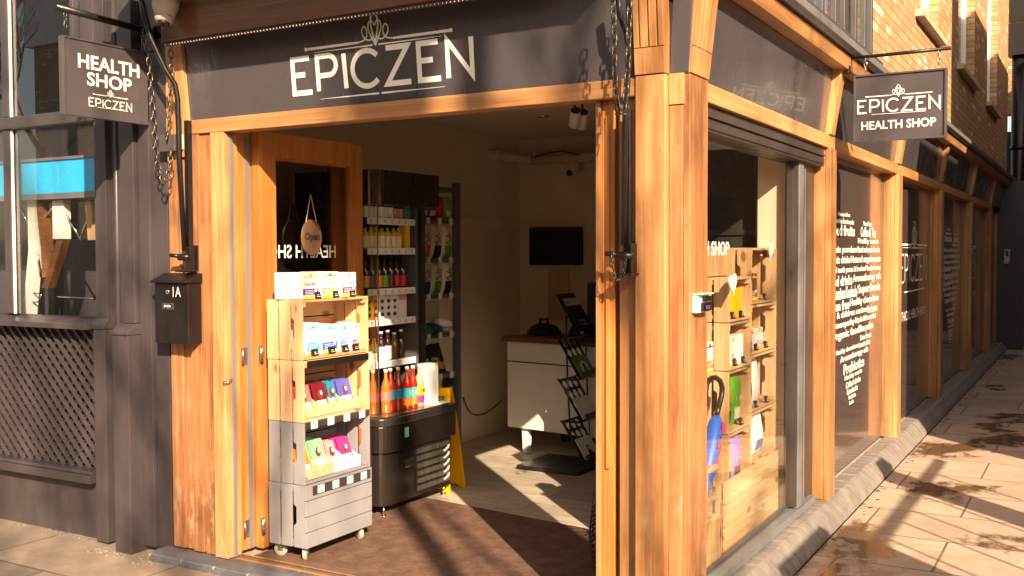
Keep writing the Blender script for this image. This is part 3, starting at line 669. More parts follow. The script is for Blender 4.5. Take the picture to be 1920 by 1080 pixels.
# blue band and struts standing just inside the neighbour's window
bb = thing('blue_counter_sign', 'bright blue sign band with white edges behind the grey framed window', 'sign', (-4, .3, 1.9))
zt, zb_ = at(100, 301, 'Y', .08).z, at(100, 362, 'Y', .08).z
mb = MB(); mb.box(-8, -3.252, .08, .20, zb_, zt); mb.build('band', 'blue_panel', bb)
mb = MB(); mb.box(-8, -3.252, .07, .20, zt+.001, zt+.018); mb.box(-8, -3.252, .07, .40, zb_-.035, zb_-.001); mb.build('edge_trim', 'alu_grey', bb)
st_ = thing('white_display_frame', 'bent white posts and thin steel struts under the blue band in the left window', 'display frame', (-3.9, .5, 1.2))
def strut(pts, w, m):
    q = [at(px, py, 'Y', .12) for px, py in pts]; mb = MB()
    for a, b in zip(q, q[1:]): mb.prism([a-X*w, a+X*w, b+X*w, b-X*w], (0, .05, 0))
    return mb.build('post', m, st_)
strut([(58, 376), (60, 470), (48, 600)], .035, 'white_panel'); strut([(108, 376), (109, 448)], .05, 'white_panel'); strut([(72, 378), (82, 470), (84, 520)], .026, 'counter_wood'); strut([(165, 376), (170, 450)], .026, 'pine')
strut([(112, 450), (84, 540)], .03, 'counter_wood')
mb = MB()
for a, b in (((38, 385), (54, 425)), ((120, 395), (152, 450)), ((150, 450), (172, 390)), ((62, 440), (98, 390)), ((68, 455), (76, 520))): mb.tube([at(*a, 'Y', .14), at(*b, 'Y', .14)], .006, 6)
mb.tube([at(68, 455, 'Y', .13), at(52, 548, 'Y', .13), at(72, 550, 'Y', .13)], .005, 6); mb.tube([at(38, 566, 'Y', .13), at(72, 566, 'Y', .13), at(78, 552, 'Y', .13)], .005, 6); mb.tube([at(108, 556, 'Y', .13), at(176, 560, 'Y', .13)], .005, 6)
mb.build('strut', 'chrome', st_)
mb = MB(); mb.box(-8, -3.26, .62, .70, .95, 1.70); tag(mb.build('low_partition', 'sign_grey'), 'dark low partition behind the struts in the left window', 'partition')
# ================================================================== AWNING, ARMS, CHAINS
aw = thing('awning', 'retracted awning with wooden front rail and pale beaded edge over the front fascia', 'awning', (-1.4, -.1, 2.66))
mb = MB(); mb.box(-2.50, -.27, -.195, -.165, 2.655, 2.95); mb.box(-2.50, -.27, -.164, -.07, 2.70, 2.95); mb.build('front_rail', 'cedar_shaded', aw, .003)  # rail's shade is put into its wood colour
mb = MB(); mb.box(-2.49, -.29, -.180, -.172, 2.636, 2.654); mb.build('fabric_edge', 'alu_dark', aw)
mb = MB()
for k in range(108): mb.lathe([(.0, -.004), (.0035, 0), (.0, .004)], (-2.48+k*.020, -.186, 2.640), n=5, cap=False)
mb.build('bead_trim', 'pipe_cream', aw)
def chain(pts, label, step=.038, r=.0034, lw=.0115, grp='steel chains of the awning'):
    P_ = [Vector(p) for p in pts]; mb = MB(); L = []; i = 0; pos = P_[0]; k = 0; carry = 0
    seg = [(a, b) for a, b in zip(P_, P_[1:])]; d = 0; cent = []
    tot = sum((b-a).length for a, b in seg); q = 0
    while q < tot:
        t = q
        for a, b in seg:
            l = (b-a).length
            if t <= l: cent.append((a+(b-a)*(t/l), (b-a).normalized())); break
            t -= l
        q += step
    for k, (c, t) in enumerate(cent):
        s = Vector((.8, -.5, 0)) if k % 2 else Vector((.3, .9, .1))
        s = (s-t*s.dot(t)).normalized(); hl = step*.40
        ring = [c+t*hl+s*lw*math.cos(a)+t*lw*math.sin(a) for a in (0, math.pi/2, math.pi)]+[c-t*hl+s*lw*math.cos(a)+t*lw*math.sin(a) for a in (math.pi, 1.5*math.pi, 2*math.pi)]
        mb.tube(ring, r, 5, closed=True)
    return tag(mb.build('chain', 'chain_steel'), label, 'chain', grp)
V = lambda px, py, yy: at(px, py, 'Y', yy)
def sag(a, b, c, n=8):   # quadratic through three points
    return [a*((1-t)*(1-2*t))+b*(4*t*(1-t))+c*(t*(2*t-1)) for t in [i/n for i in range(n+1)]]
chain([V(1149, -10, -.24), V(1152, 60, -.24), V(1152, 130, -.24), V(1155, 180, -.24), V(1162, 214, -.24), V(1169, 214, -.24), V(1173, 180, -.22), V(1177, 130, -.2), V(1179, 60, -.2), V(1181, -10, -.2)], 'long loop of steel chain hanging beside the corner pilaster')
chain([V(272, 62, -.14), V(280, 120, -.14), V(284, 180, -.14), V(289, 240, -.14), V(292, 290, -.14), V(299, 322, -.13), V(308, 345, -.12), V(314, 335, -.12), V(319, 310, -.11), V(320, 280, -.1)], 'outer steel chain looping down beside the left awning arm')
chain([V(326, 45, -.09), V(320, 90, -.09), V(322, 140, -.09), V(318, 190, -.09), V(315, 240, -.09), V(312, 268, -.09)], 'inner steel chain hanging under the dome camera')
chain([V(1149, 470, -.12), V(1147, 495, -.12), V(1152, 515, -.12), V(1157, 526, -.11), V(1168, 518, -.1), V(1172, 500, -.1), V(1173, 480, -.1)], 'short thin chain on the lower bracket of the right awning arm', step=.014, r=.0017, lw=.005)
def awning_arm(label, rod, bar, br, dirn):
    MB_ = MB(); MB_.tube(rod, .013, 8); t = MB_.build('arm', 'black_metal', aw, label=label)
    m = MB(); a, b = bar; m.box(a.x-.014, a.x+.014, a.y-.014, a.y+.014, b.z, a.z); m.build('guide_bar', 'black_metal', t, .003)
    m = MB(); m.box(br.x-.035, br.x+.035, br.y+.03, br.y+.045, br.z-.07, br.z+.06); m.box(br.x-.04, br.x+.035, br.y-.05, br.y+.03, br.z-.075, br.z-.066); m.box(br.x+.018, br.x+.026, br.y-.03, br.y+.03, br.z-.066, br.z+.05)
    m.build('bracket', 'black_metal', t, .002)
    m = MB(); m.lathe([(.0, -.035), (.018, -.03), (.018, .03), (.0, .035)], br+Vector((-.005, -.02, 0)), (1, .2, 0), 12); m.lathe([(.0, 0), (.01, .0), (.01, .05), (0, .055)], br+Vector((-.03, -.03, .005)), (-1, -.3, .1), 8); m.build('pivot', 'black_metal', t)
    return t
awning_arm('left black awning arm bent above its bracket on the cedar boards', [V(262, -15, -.30), V(270, 25, -.27), V(282, 70, -.24), V(310, 130, -.2), V(328, 158, -.16), V(333, 185, -.15), V(336, 300, -.13), V(346, 470, -.10)], (V(352, 226, -.075), V(362, 486, -.075)), V(352, 482, -.07), 1)
mb = MB()
awning_arm('right black awning arm running down the corner pilaster', [V(1158, -20, -.16), V(1163, 30, -.15), V(1175, 62, -.13), V(1180, 100, -.12), V(1173, 200, -.10), V(1169, 460, -.09)], (V(1175, 205, -.06)+X*.006, V(1178, 470, -.06)), V(1178, 480, -.07), 1)
jb = thing('junction_box', 'small grey cable box behind the left awning chains', 'junction box', tuple(V(318, 285, -.02)))
a, b = V(305, 286, -.05), V(334, 252, -.05); mb = MB(); mb.box(a.x, b.x, -.075, -.023, a.z, b.z); mb.build('body', 'shop_grey', jb, .004)
mb = MB(); mb.box(b.x+.001, b.x+.022, -.06, -.03, a.z+.01, b.z); mb.build('side_cover', 'pipe_cream', jb, .002)
# dome camera outside
c = V(311, 6, -.26)
dc = thing('dome_camera', 'beige dome security camera under the awning at the top left', 'camera', tuple(c))
ax = Vector((.10, -.25, -1)).normalized()
mb = MB(); mb.lathe([(.064, -.03), (.064, .02), (.060, .03), (.050, .055), (.047, .075)], c, ax, 28); mb.build('housing', 'camera_body', dc)
mb = MB(); mb.lathe([(.045, .074), (.044, .088), (.036, .102), (.030, .104)], c, ax, 28); mb.build('dome', 'camera_body', dc)
mb = MB(); mb.lathe([(.030, .1045), (.027, .112), (.014, .116), (.0, .117)], c, ax, 24); mb.build('lens', 'black_plastic', dc)

# ================================================================== MAILBOX
a, b = V(291, 643, -.115), V(353, 527, -.115)
ml = thing('mailbox', 'black metal wall mailbox numbered 1A on the cedar boards', 'mailbox', (a.x+.12, -.03, a.z))
x0, x1, z0, z1 = a.x, a.x+.245, a.z, b.z-.012
mb = MB(); mb.box(x0, x1, -.115, -.024, z0, z1); mb.build('body', 'mail_black', ml, .004)
mb = MB(); mb.prism([(x0-.008, -.135, z1+.001), (x0-.008, -.024, z1+.001), (x0-.008, -.024, z1+.05), (x0-.008, -.045, z1+.05), (x0-.008, -.135, z1+.012)], (.262, 0, 0)); mb.build('lid', 'mail_black', ml, .003)
mb = MB(); mb.lathe([(.013, 0), (.013, .006), (.009, .009), (.0, .009)], (x0+.103, -.1155, z1-.045), (0, -1, 0), 16); mb.build('lock', 'chrome', ml)
text('1A', (x0+.138, -.1155, z1-.070), X, Z, .058, .052, 'label_card', ml, bold=.0)
mb = MB(); mb.box(x0+.062, x0+.142, -.119, -.1155, z1-.135, z1-.102); pl = mb.build('name_plate', 'steel', ml, .001)
mb = MB(); mb.box(x0+.07, x0+.134, -.1205, -.1193, z1-.130, z1-.107); mb.build('name_field', 'ink', pl); text('EPICZEN', (x0+.078, -.1206, z1-.124), X, Z, .048, .012, 'letter_white', pl, bold=.02)
# ================================================================== HANGING SIGNS
def hook(par, top, m='chain_steel'):
    mb = MB(); L = .017
    for k in range(3):
        c = top-Z*(.014+k*.026); s = X if k % 2 else Y
        mb.tube([c+s*.008*math.cos(q)+Z*.017*math.sin(q) for q in [i*math.pi/4 for i in range(8)]], .0028, 6, closed=True)
    return mb.build('hook', m, par)
bx = -2.775
br = thing('sign_bracket', 'thick black bar holding the left hanging sign out from the wall', 'sign bracket', (bx, -.05, 2.78))
mb = MB(); mb.tube([at(103, 12, 'X', bx), at(283, 60, 'X', bx)], .017, 14); mb.build('bar', 'black_metal', br)
e = at(283, 60, 'X', bx); mb = MB(); mb.box(bx-.03, bx+.03, -.030, -.013, e.z-.10, e.z+.04); mb.build('wall_plate', 'black_metal', br, .002)
hook(br, at(122, 22, 'X', bx)); hook(br, at(268, 68, 'X', bx))
a, b, c = at(119, 214, 'X', bx), at(119, 66, 'X', bx), at(272, 100, 'X', bx)
sg = thing('hanging_sign', 'grey hanging sign reading HEALTH SHOP over the shop name, on the left bracket', 'sign', (bx, (a.y+c.y)/2, a.z))
y0, y1, z0, z1 = a.y, -.045, a.z, b.z
mb = MB(); mb.box(bx-.03, bx, y0, y1, z0, z1); mb.build('board', 'sign_grey', sg, .003)
mb = MB(); mb.box(bx+.0005, bx+.006, y0, y0+.012, z0, z1); mb.box(bx+.0005, bx+.006, y0+.0125, y1, z1-.008, z1); mb.build('frame', 'sign_grey', sg, .001)
sx = bx+.001; wy = (y1-y0); hz = z1-z0
def sxy(px, py): q = at(px, py, 'X', sx); return q
a, b = sxy(146, 126), sxy(261, 148); c = sxy(146, 99)
text('HEALTH', (sx, a.y, a.z), Y, Z, b.y-a.y, c.z-a.z, parent=sg, bold=.025)
a, b = sxy(163, 160), sxy(247, 171); c = sxy(163, 134)
text('SHOP', (sx, a.y, a.z), Y, Z, b.y-a.y, c.z-a.z, parent=sg, bold=.025)
a, b = sxy(167, 198), sxy(246, 210); c = sxy(167, 183)
logo_text((sx, a.y, a.z), Y, Z, b.y-a.y, c.z-a.z, 'letter_white', sg, sw=.15)
a2, b2 = sxy(174, 180), sxy(238, 191)
logo_ornament((sx, a2.y, a2.z+.010), Y, Z, b2.y-a2.y, .03, 'letter_white', sg, t=.0028, double=False, oh=1.1)
mb = MB(); q0 = sxy(182, 201); ribbon(mb, [(0, 0), (b2.y-a2.y-.02, 0)], .002, (sx, q0.y, q0.z), Y, Z, .002); mb.build('underline', 'letter_white', sg)
# right sign, square to the side wall
sy = 2.45
br = thing('sign_bracket', 'thin black bar holding the right hanging sign out over the alley', 'sign bracket', (.3, sy, 2.73))
mb = MB(); mb.tube([at(1590, 110, 'Y', sy), at(1783, 90, 'Y', sy)], .010, 12); mb.build('bar', 'black_metal', br)
q = at(1590, 110, 'Y', sy); mb = MB(); mb.box(q.x-.012, q.x+.012, sy-.025, sy+.025, q.z-.09, q.z+.03); mb.build('wall_plate', 'black_metal', br, .002)
hook(br, at(1623, 108, 'Y', sy), 'chrome'); hook(br, at(1760, 94, 'Y', sy), 'chrome')
A_ = lambda px, py: at(px, py, 'Y', sy-.001)
a, b = A_(1600, 267), A_(1776, 127)
sg = thing('hanging_sign', 'purple grey hanging sign with shop name above HEALTH SHOP, over the alley', 'sign', ((a.x+b.x)/2, sy, a.z))
mb = MB(); mb.box(a.x, b.x, sy, sy+.028, a.z, b.z); mb.build('board', 'sign_grey', sg, .002)
mb = MB()
for q in ((a.x, b.x, a.z, a.z+.010), (a.x, b.x, b.z-.010, b.z), (a.x, a.x+.010, a.z+.0105, b.z-.0105), (b.x-.012, b.x, a.z+.0105, b.z-.0105)): mb.box(q[0], q[1], sy-.010, sy-.0005, q[2], q[3])
mb.build('frame', 'window_grey', sg, .001)
p0, p1, p2 = A_(1609, 213), A_(1762, 200), A_(1609, 190); logo_text(p0, X, Z, (p1-p0).x, (p2.z-p0.z), 'letter_white', sg, sw=.15)
p0, p1 = A_(1624, 184), A_(1747, 171); logo_ornament(p0+Z*.006, X, Z, (p1-p0).x, .048, 'letter_white', sg, t=.0042, double=False, oh=1.1)
p0, p1 = A_(1634, 215), A_(1736, 207); mb = MB(); ribbon(mb, [(0, 0), ((p1-p0).x, 0)], .003, p0, X, Z, .002); mb.build('underline', 'letter_white', sg)
p0, p1, p2 = A_(1615, 244.5), A_(1755, 235), A_(1615, 228.5); text('HEALTH SHOP', p0, X, Z, (p1-p0).x, p2.z-p0.z, parent=sg, bold=.02)
# card machine box on the corner pilaster
q = at(1296, 586, 'X', .197)
cb = thing('door_buzzer', 'small clear and black call box screwed to the corner pilaster', 'buzzer', (q.x, q.y, q.z))
y0 = .02; z0 = at(1300, 588, 'X', .21).z
mb = MB(); mb.box(.197, .222, y0, y0+.13, z0, z0+.07); mb.build('base', 'white_card', cb, .004)
mb = MB(); mb.box(.2225, .235, y0+.03, y0+.122, z0+.006, z0+.04); mb.box(.2225, .235, y0+.045, y0+.118, z0+.046, z0+.064); mb.build('face', 'black_plastic', cb, .002)
mb = MB(); mb.box(.196, .240, y0-.004, y0+.134, z0+.071, z0+.077); mb.build('cover', 'pipe_cream', cb, .002)
text('POS', (.2352, y0+.055, z0+.014), Y, Z, .045, .014, 'lilac', cb)
# ================================================================== ALLEY END
pp = thing('drainpipe', 'black cast iron drainpipe with hopper at the far end of the alley', 'drainpipe', (.30, 16.5, 0))
mb = MB(); mb.tube([(.28, 16.5, 0), (.28, 16.5, 5.05)], .13, 16); mb.build('pipe', 'black_metal', pp)
mb = MB(); mb.prism([(.1, 16.3, 5.05), (.1, 16.7, 5.05), (.0, 16.7, 5.6), (.0, 16.3, 5.6)], (.36, 0, 0)); mb.box(.1, .75, 16.35, 16.6, 5.65, 6.4); mb.build('hopper', 'black_metal', pp)
for z in (1.4, 3.4): 
    mb = MB(); mb.lathe([(.15, 0), (.15, .07)], (.28, 16.5, z)); mb.build('clamp', 'black_metal', pp)
rb = thing('rear_building', 'brown brick building closing the far end of the alley', 'building', (2, 18, 0))
mb = MB(); mb.box(-1.5, 6, 18.2, 18.6, 4.25, 12); mb.build('wall', 'brick_x', rb)
mb = MB(); mb.box(-1.5, 6, 18.15, 18.6, 0, 3.9); mb.build('ground_floor', 'dark_room', rb)
mb = MB(); mb.box(.3, 6, 18.0, 18.6, 3.92, 4.24); mb.build('lintel', 'white_panel', rb, .01)
mb = MB(); mb.box(.75, 1.6, 18.09, 18.149, 0, 2.2); mb.build('door', 'shop_grey', rb)
mb = MB(); mb.lathe([(.02, 0), (.09, .03), (.09, .35), (.02, .4)], (.56, 17.9, 3.0)); tag(mb.build('wall_lamp', 'steel'), 'small metal wall lamp beside the far drainpipe', 'wall lamp')
ic = thing('intercom', 'small pale intercom panel on the dark wall at the alley end', 'intercom', (.24, 14.5, 1.4))
q0, q1 = at(1882, 495, 'Y', 14.58), at(1894, 467, 'Y', 14.58)
mb = MB(); mb.box(.19, .50, 14.6, 14.9, 0, 2.73); tag(mb.build('alley_pier', 'shop_grey'), 'dark painted pier at the far end of the side windows', 'pier')
mb = MB(); mb.box(q0.x, q1.x, 14.56, 14.599, q0.z, q1.z); mb.build('plate', 'steel', ic, .004)
mb = MB(); mb.box(q0.x+.03, q1.x-.03, 14.555, 14.5595, q0.z+.13, q1.z-.03); mb.build('screen', 'black_plastic', ic)
# ================================================================== ACROSS THE STREET (seen only in reflections and as shade)
ob = thing('opposite_building', 'tall brick building across the street mirrored in the left window', 'building', (-16, -12, 0))
mb = MB(); mb.box(-19.5, -14.5, -16, -11, 0, 6.3); mb.build('wall', 'brick_x', ob)
mb = MB(); mb.box(-19.7, -14.3, -16, -10.9, 6.3, 8.5); mb.build('parapet', 'white_panel', ob)
for k in range(3):
    mb = MB(); mb.box(-19+k*1.6, -18+k*1.6, -10.99, -10.95, 3.4, 5.0); mb.build('window', 'shop_grey', ob)
ab = thing('alley_building', 'brick building on the far side of the alley that shades its end', 'building', (5, 8, 0))
mb = MB(); mb.box(3.35, 8, 2.75, 5.45, 0, 4.95); mb.box(3.352, 8, 5.452, 22, 0, 7.2); mb.build('wall', 'dark_brick', ab)
for k in range(4):
    mb = MB(); mb.box(3.30, 3.349, 4+k*3, 5.3+k*3, 1, 2.4); mb.build('window', 'neighbour_glass', ab)
fe = thing('railing', 'black iron railing beyond the pavement throwing striped shadows', 'railing', (2.9, 0, 0))
mb = MB(); mb.box(2.9, 2.94, -.28, 2.3, 1.78, 1.83); mb.box(2.9, 2.94, -.28, 2.3, .12, .17); mb.build('rail', 'black_metal', fe)
for k in range(6): mb = MB(); mb.box(2.91, 2.922, -.10+k*.37+.05*(k % 2), -.088+k*.37+.05*(k % 2), 0, 1.779); mb.build('baluster', 'black_metal', fe)
mb = MB(); mb.box(2.6, 3.0, -1.15, -.30, 0, 1.86); mb.build('shade_pillar', 'brick_x', fe)  # added solid block, sized to shade the near pavement
mb = MB(); mb.box(2.85, 3.0, 1.2, 1.42, 0, 2.1); mb.build('shade_pillar', 'brick_x', fe)
tb = thing('street_terrace', 'row of plain brick buildings along the far side of the street', 'buildings', (0, -14, 0))
mb = MB(); mb.box(-14.2, 30, -18, -12, 0, 5.6); mb.build('wall', 'brick_x', tb)
for k in range(9): mb = MB(); mb.box(-13+k*4.2, -11.4+k*4.2, -11.99, -11.95, 1.0, 2.8); mb.build('window', 'window_grey', tb)
lp = thing('shade_post', 'added unseen post with a shading banner opposite the shop', 'shade post', (5.0, -5.55, 0))  # added out of view to cast the dark patch on the fascia
mb = MB(); mb.tube([(5.0, -5.55, -.05), (5.0, -5.55, 8.5)], [.09, .05], 12); mb.build('post', 'black_metal', lp)
mb = MB(); mb.prism([(4.74, -5.55, 6.43), (4.27, -5.52, 6.43), (4.36, -5.52, 7.1), (4.82, -5.55, 7.1)], (0, .01, 0)); mb.build('blocker', 'navy', lp)
mb = MB(); mb.tube([(5.0, -5.55, 7.12), (4.3, -5.5, 7.12)], .015, 6); mb.build('blocker_bar', 'black_metal', lp)
def tree(name, base, h, r, seed, label, spread=1.0, depth=5, lean=(0, 0)):
    rnd = random.Random(seed); t = thing(name, label, 'tree', base, 'bare street trees'); tr = MB(); cr = MB(); b = Vector(base)
    top = b+Vector((lean[0], lean[1], h*.42)); tr.tube([b, b+(top-b)*.5+Vector((.05, 0, 0)), top], [r, r*.85, r*.7], 10)
    def go(p, d, l, rr, k, m):
        q = p+d*l*.5+Vector((rnd.uniform(-.06, .06), rnd.uniform(-.06, .06), 0))*l; e = p+d*l
        m.tube([p, q, e], [rr, rr*.85, rr*.7], 6 if k > 2 else 4, caps=False)
        if k == 0: return
        for i in range(3 if k > 1 else 4):
            dd = (d+Vector((rnd.uniform(-1, 1), rnd.uniform(-1, 1), rnd.uniform(-.35, .8)))*.75*spread).normalized(); go(p+(e-p)*rnd.uniform(.5, 1), dd, l*rnd.uniform(.6, .8), rr*.55, k-1, m)
    for i in range(4):
        a = i*1.57+rnd.uniform(-.4, .4); go(top-Z*.3*i*.4, Vector((math.cos(a)*.7, math.sin(a)*.7, .8)).normalized(), h*.24, r*.5, depth-1, cr)
    tr.build('trunk', 'brown', t); cr.build('branches', 'brown', t); return t
tree('bare_tree', (-15.5, -8.6, -.05), 8, .09, 3, 'bare street tree mirrored in the left window')
tree('bare_tree', (7.4, -8.4, -.05), 10.5, .10, 5, 'bare street tree whose branches shade the shop fascia', depth=5)
# ================================================================== CRATES AND THE GOODS ON THEM
def crate(x1, y0, z0, W_, D, H, m, label, closed=False, my=None, group='wooden crates of the display stack', th=.012, holes=True):
    "crate lying on its side, mouth towards +X; x1 is its front plane"
    t = thing('crate', label, 'crate', (x1-D/2, y0+W_/2, z0), group); x0 = x1-D; my = my or m
    sw = (D-2*.014)/3
    for s in (0, 1):
        mb = MB(); yy = y0 if s == 0 else y0+W_-th
        for k in range(3):
            a = x0+k*(sw+.014)
            if k == 2 and holes and H > .25:   # slat with half a hand hole cut from its edge
                zc = z0+H*.52; n_ = [(a, yy, z0+.001), (a+sw, yy, z0+.001), (a+sw, yy, z0+H-.001), (a, yy, z0+H-.001), (a, yy, zc+.055), (a+.018, yy, zc+.04), (a+.018, yy, zc-.04), (a, yy, zc-.055)]
                mb.prism(n_, (0, th, 0))
            else: mb.box(a, a+sw, yy, yy+th, z0+.001, z0+H-.001)
        mb.build('end_slats', m, t, .0015)
    mb = MB()
    for k in range(3): a = x0+k*(sw+.014); mb.box(a, a+sw, y0+th+.001, y0+W_-th-.001, z0+.002, z0+.002+th)
    mb.build('bottom_boards', my, t, .0015)
    mb = MB()
    for k in range(3): a = x0+k*(sw+.014); mb.box(a, a+sw, y0+th+.001, y0+W_-th-.001, z0+H-.002-th, z0+H-.002)
    mb.build('top_boards', my, t, .0015)
    mb = MB(); hb = (H-2*th-.02)/3
    for k in range(3): mb.box(x0+.001, x0+th, y0+th+.002, y0+W_-th-.002, z0+th+.004+k*(hb+.006), z0+th+.004+k*(hb+.006)+hb)
    if not closed: mb.build('back_boards', my, t, .0015)
    mb = MB(); bt = .022
    for yy in (y0+th+.001, y0+W_-th-bt-.001):
        for zz in (z0+th+.003, z0+H-th-bt-.003): mb.box(x0+th+.001, x1-.004, yy, yy+bt, zz, zz+bt)
    mb.build('batten', m, t, .0015)
    if closed:
        mb = MB(); n = 4; hb = (H-.012)/n
        for k in range(n): mb.box(x1+.001, x1+.013, y0, y0+W_, z0+k*(hb+.004), z0+k*(hb+.004)+hb)
        mb.build('front_slats', my, t, .002)
    return t
CX, CY, CW, CD = -1.885, .125, .535, .235
levels = [.112, .432, .748, 1.062, 1.368]
crate(CX, CY, levels[3], CW, CD, levels[4]-levels[3], 'pine', 'top pine crate of the stack, holding upright supplement boxes', my='pine_y')
crate(CX+.003, CY+.002, levels[2], CW, CD, levels[3]-levels[2]-.001, 'pine', 'pine crate filled with red and blue chocolate bars', my='pine_y')
crate(CX+.004, CY+.002, levels[1], CW, CD, levels[2]-levels[1]-.001, 'grey_crate', 'open grey painted crate holding green and pink chocolate bars')
bc = crate(CX+.002, CY, levels[0], CW, CD, levels[1]-levels[0]-.001, 'grey_crate', 'closed grey painted crate on castors at the foot of the stack', closed=True)
for i, (xx, yy) in enumerate(((CX-.035, CY+.05), (CX-.035, CY+CW-.05), (CX-CD+.035, CY+.05), (CX-CD+.035, CY+CW-.05))):
    a = .5+i*.7; d = Vector((math.cos(a), math.sin(a), 0)); c = Vector((xx, yy, .073))
    mb = MB(); mb.lathe([(.012, -.010), (.034, -.010), (.036, -.006), (.036, .006), (.034, .010), (.012, .010)], c, d, 20); w = mb.build('castor_wheel', 'rubber_grey', bc)
    mb = MB(); s = d.cross(Z)
    mb.obox(c+d*.012-s*.014-Z*.006, d*.003, s*.028, Z*.044); mb.obox(c-d*.015-s*.014-Z*.006, d*.003, s*.028, Z*.044); mb.box(c.x-.022, c.x+.022, c.y-.022, c.y+.022, .110, .1115); mb.tube([c-d*.018, c+d*.018], .005, 8); mb.build('castor_fork', 'steel', w)
YX = lambda px, py, x=CX: at(px, py, 'X', x)
def carton(x1, y0, z0, w, h, d, name, label, main, word=None, group='boxes of supplements', wordm=None, top='sun_yellow', body='white_card', small=False, cat='carton'):
    t = thing(name, label, cat, (x1-d/2, y0+w/2, z0), group)
    mb = MB(); mb.box(x1-d, x1, y0, y0+w, z0, z0+h); mb.build('box', body, t, .0015)
    if main:
        mb = MB(); mb.box(x1+.0002, x1+.0008, y0+.004, y0+w-.004, z0+.02*(h > .1), z0+h*.40); mb.build('colour_panel', main, t)
        mb = MB(); mb.box(x1+.0002, x1+.0008, y0+.004, y0+w-.004, z0+h*.83, z0+h*.87)
        if h > .1: mb.prism([(x1+.001, y0+w/2+.013*math.cos(q), z0+h*.84+.018*math.sin(q)) for q in [i*math.pi/8 for i in range(9)]], (.0006, 0, 0))
        mb.build('sun_print', top, t)
        if h > .1:
            mb = MB()
            for k in range(4): mb.box(x1+.0009, x1+.0012, y0+w*.15, y0+w*(.75-.1*(k % 2)), z0+h*(.14+.06*k), z0+h*(.14+.06*k)+.0025)
            mb.prism([(x1+.0013, y0+w*.80+.010*math.cos(q), z0+h*.33+.008*math.sin(q)) for q in [i*math.pi/5 for i in range(10)]], (.0005, 0, 0)); mb.build('print', 'white_card', t)
            mb = MB(); mb.box(x1+.0002, x1+.0008, y0+.004, y0+w-.004, z0+.001, z0+.015); mb.build('foot_stripe', 'sun_yellow', t)
    if word: text(word, (x1+.0004, y0+w*.10, z0+h*.52), Y, Z, w*.80, h*.13, wordm or main or 'ink', t, bold=.01, thick=.001)
    return t
def tagclip(y, z, x=CX+.004, label='x'):
    t = thing('price_clip', label, 'price tag', (x, y, z), 'small black price clips')
    mb = MB(); mb.obox((x-.012, y, z+.001), (0, .042, 0), (.010, 0, .0), (-.012, 0, .034)); mb.build('card', 'black_plastic', t, .001)
    mb = MB()
    for k in range(2): mb.box(x-.0055-.0*k, x-.0035, y+.008, y+.032-.01*k, z+.010+k*.009, z+.013+k*.009)
    mb.build('print', 'label_card', t)
zt = levels[4]+.001
def Y_(px): return YX(px, 540, CX-.01).y
carton(CX-.01, Y_(567), zt, .125, .132, .085, 'supplement_box', 'white supplement box with purple panel, standing on top of the crates', 'purple', 'CleanseSMART')
carton(CX-.01-.09, Y_(560), zt, .135, .134, .07, 'supplement_box', 'plain white back box behind the purple supplement box', None)
carton(CX-.012, Y_(604), zt, .130, .136, .15, 'supplement_box', 'white supplement box with green panel on top of the crates', 'green', 'Energize', top='leaf')
carton(CX-.010, Y_(641), zt, .118, .130, .15, 'supplement_box', 'supplement box with pink panel on the top right of the crates', 'pink', 'First Cleanse', top='rose')
zt = levels[3]+.016
carton(CX-.035, YX(575, 640, CX-.035).y, zt, .10, .165, .12, 'supplement_box', 'tall white box with cyan panel inside the top crate', 'cyan', 'CandiGONE', top='cyan')
carton(CX-.030, YX(604, 640, CX-.03).y, zt, .122, .150, .12, 'supplement_box', 'wide white box with royal blue panel inside the top crate', 'blue', 'ParaGONE', wordm='purple', top='cyan')
carton(CX-.035, YX(638, 640, CX-.035).y, zt, .070, .140, .12, 'supplement_box', 'narrow white box with dark teal panel inside the top crate', 'teal', 'FLORA', top='cyan')
carton(CX-.10, YX(652, 640, CX-.1).y, zt, .085, .150, .10, 'supplement_box', 'pale pink box half hidden behind the narrow boxes', None, body='rose')
carton(CX-.030, YX(660, 640, CX-.03).y, zt, .065, .142, .12, 'supplement_box', 'narrow box with raspberry panel at the right of the top crate', 'pink', 'FLORA', top='rose')
for i, px in enumerate((590, 624, 655)): tagclip(Y_(px), levels[4]+.001, label=f'black price clip {"under the purple box|in front of the green box|under the pink box on top of the crates".split("|")[i]}')
for i, px in enumerate((588, 620, 646, 665)): tagclip(YX(px, 660).y, levels[3]+.016, label=f'black price clip {"by the cyan box|by the royal blue box|by the teal box|by the raspberry box".split("|")[i]}')
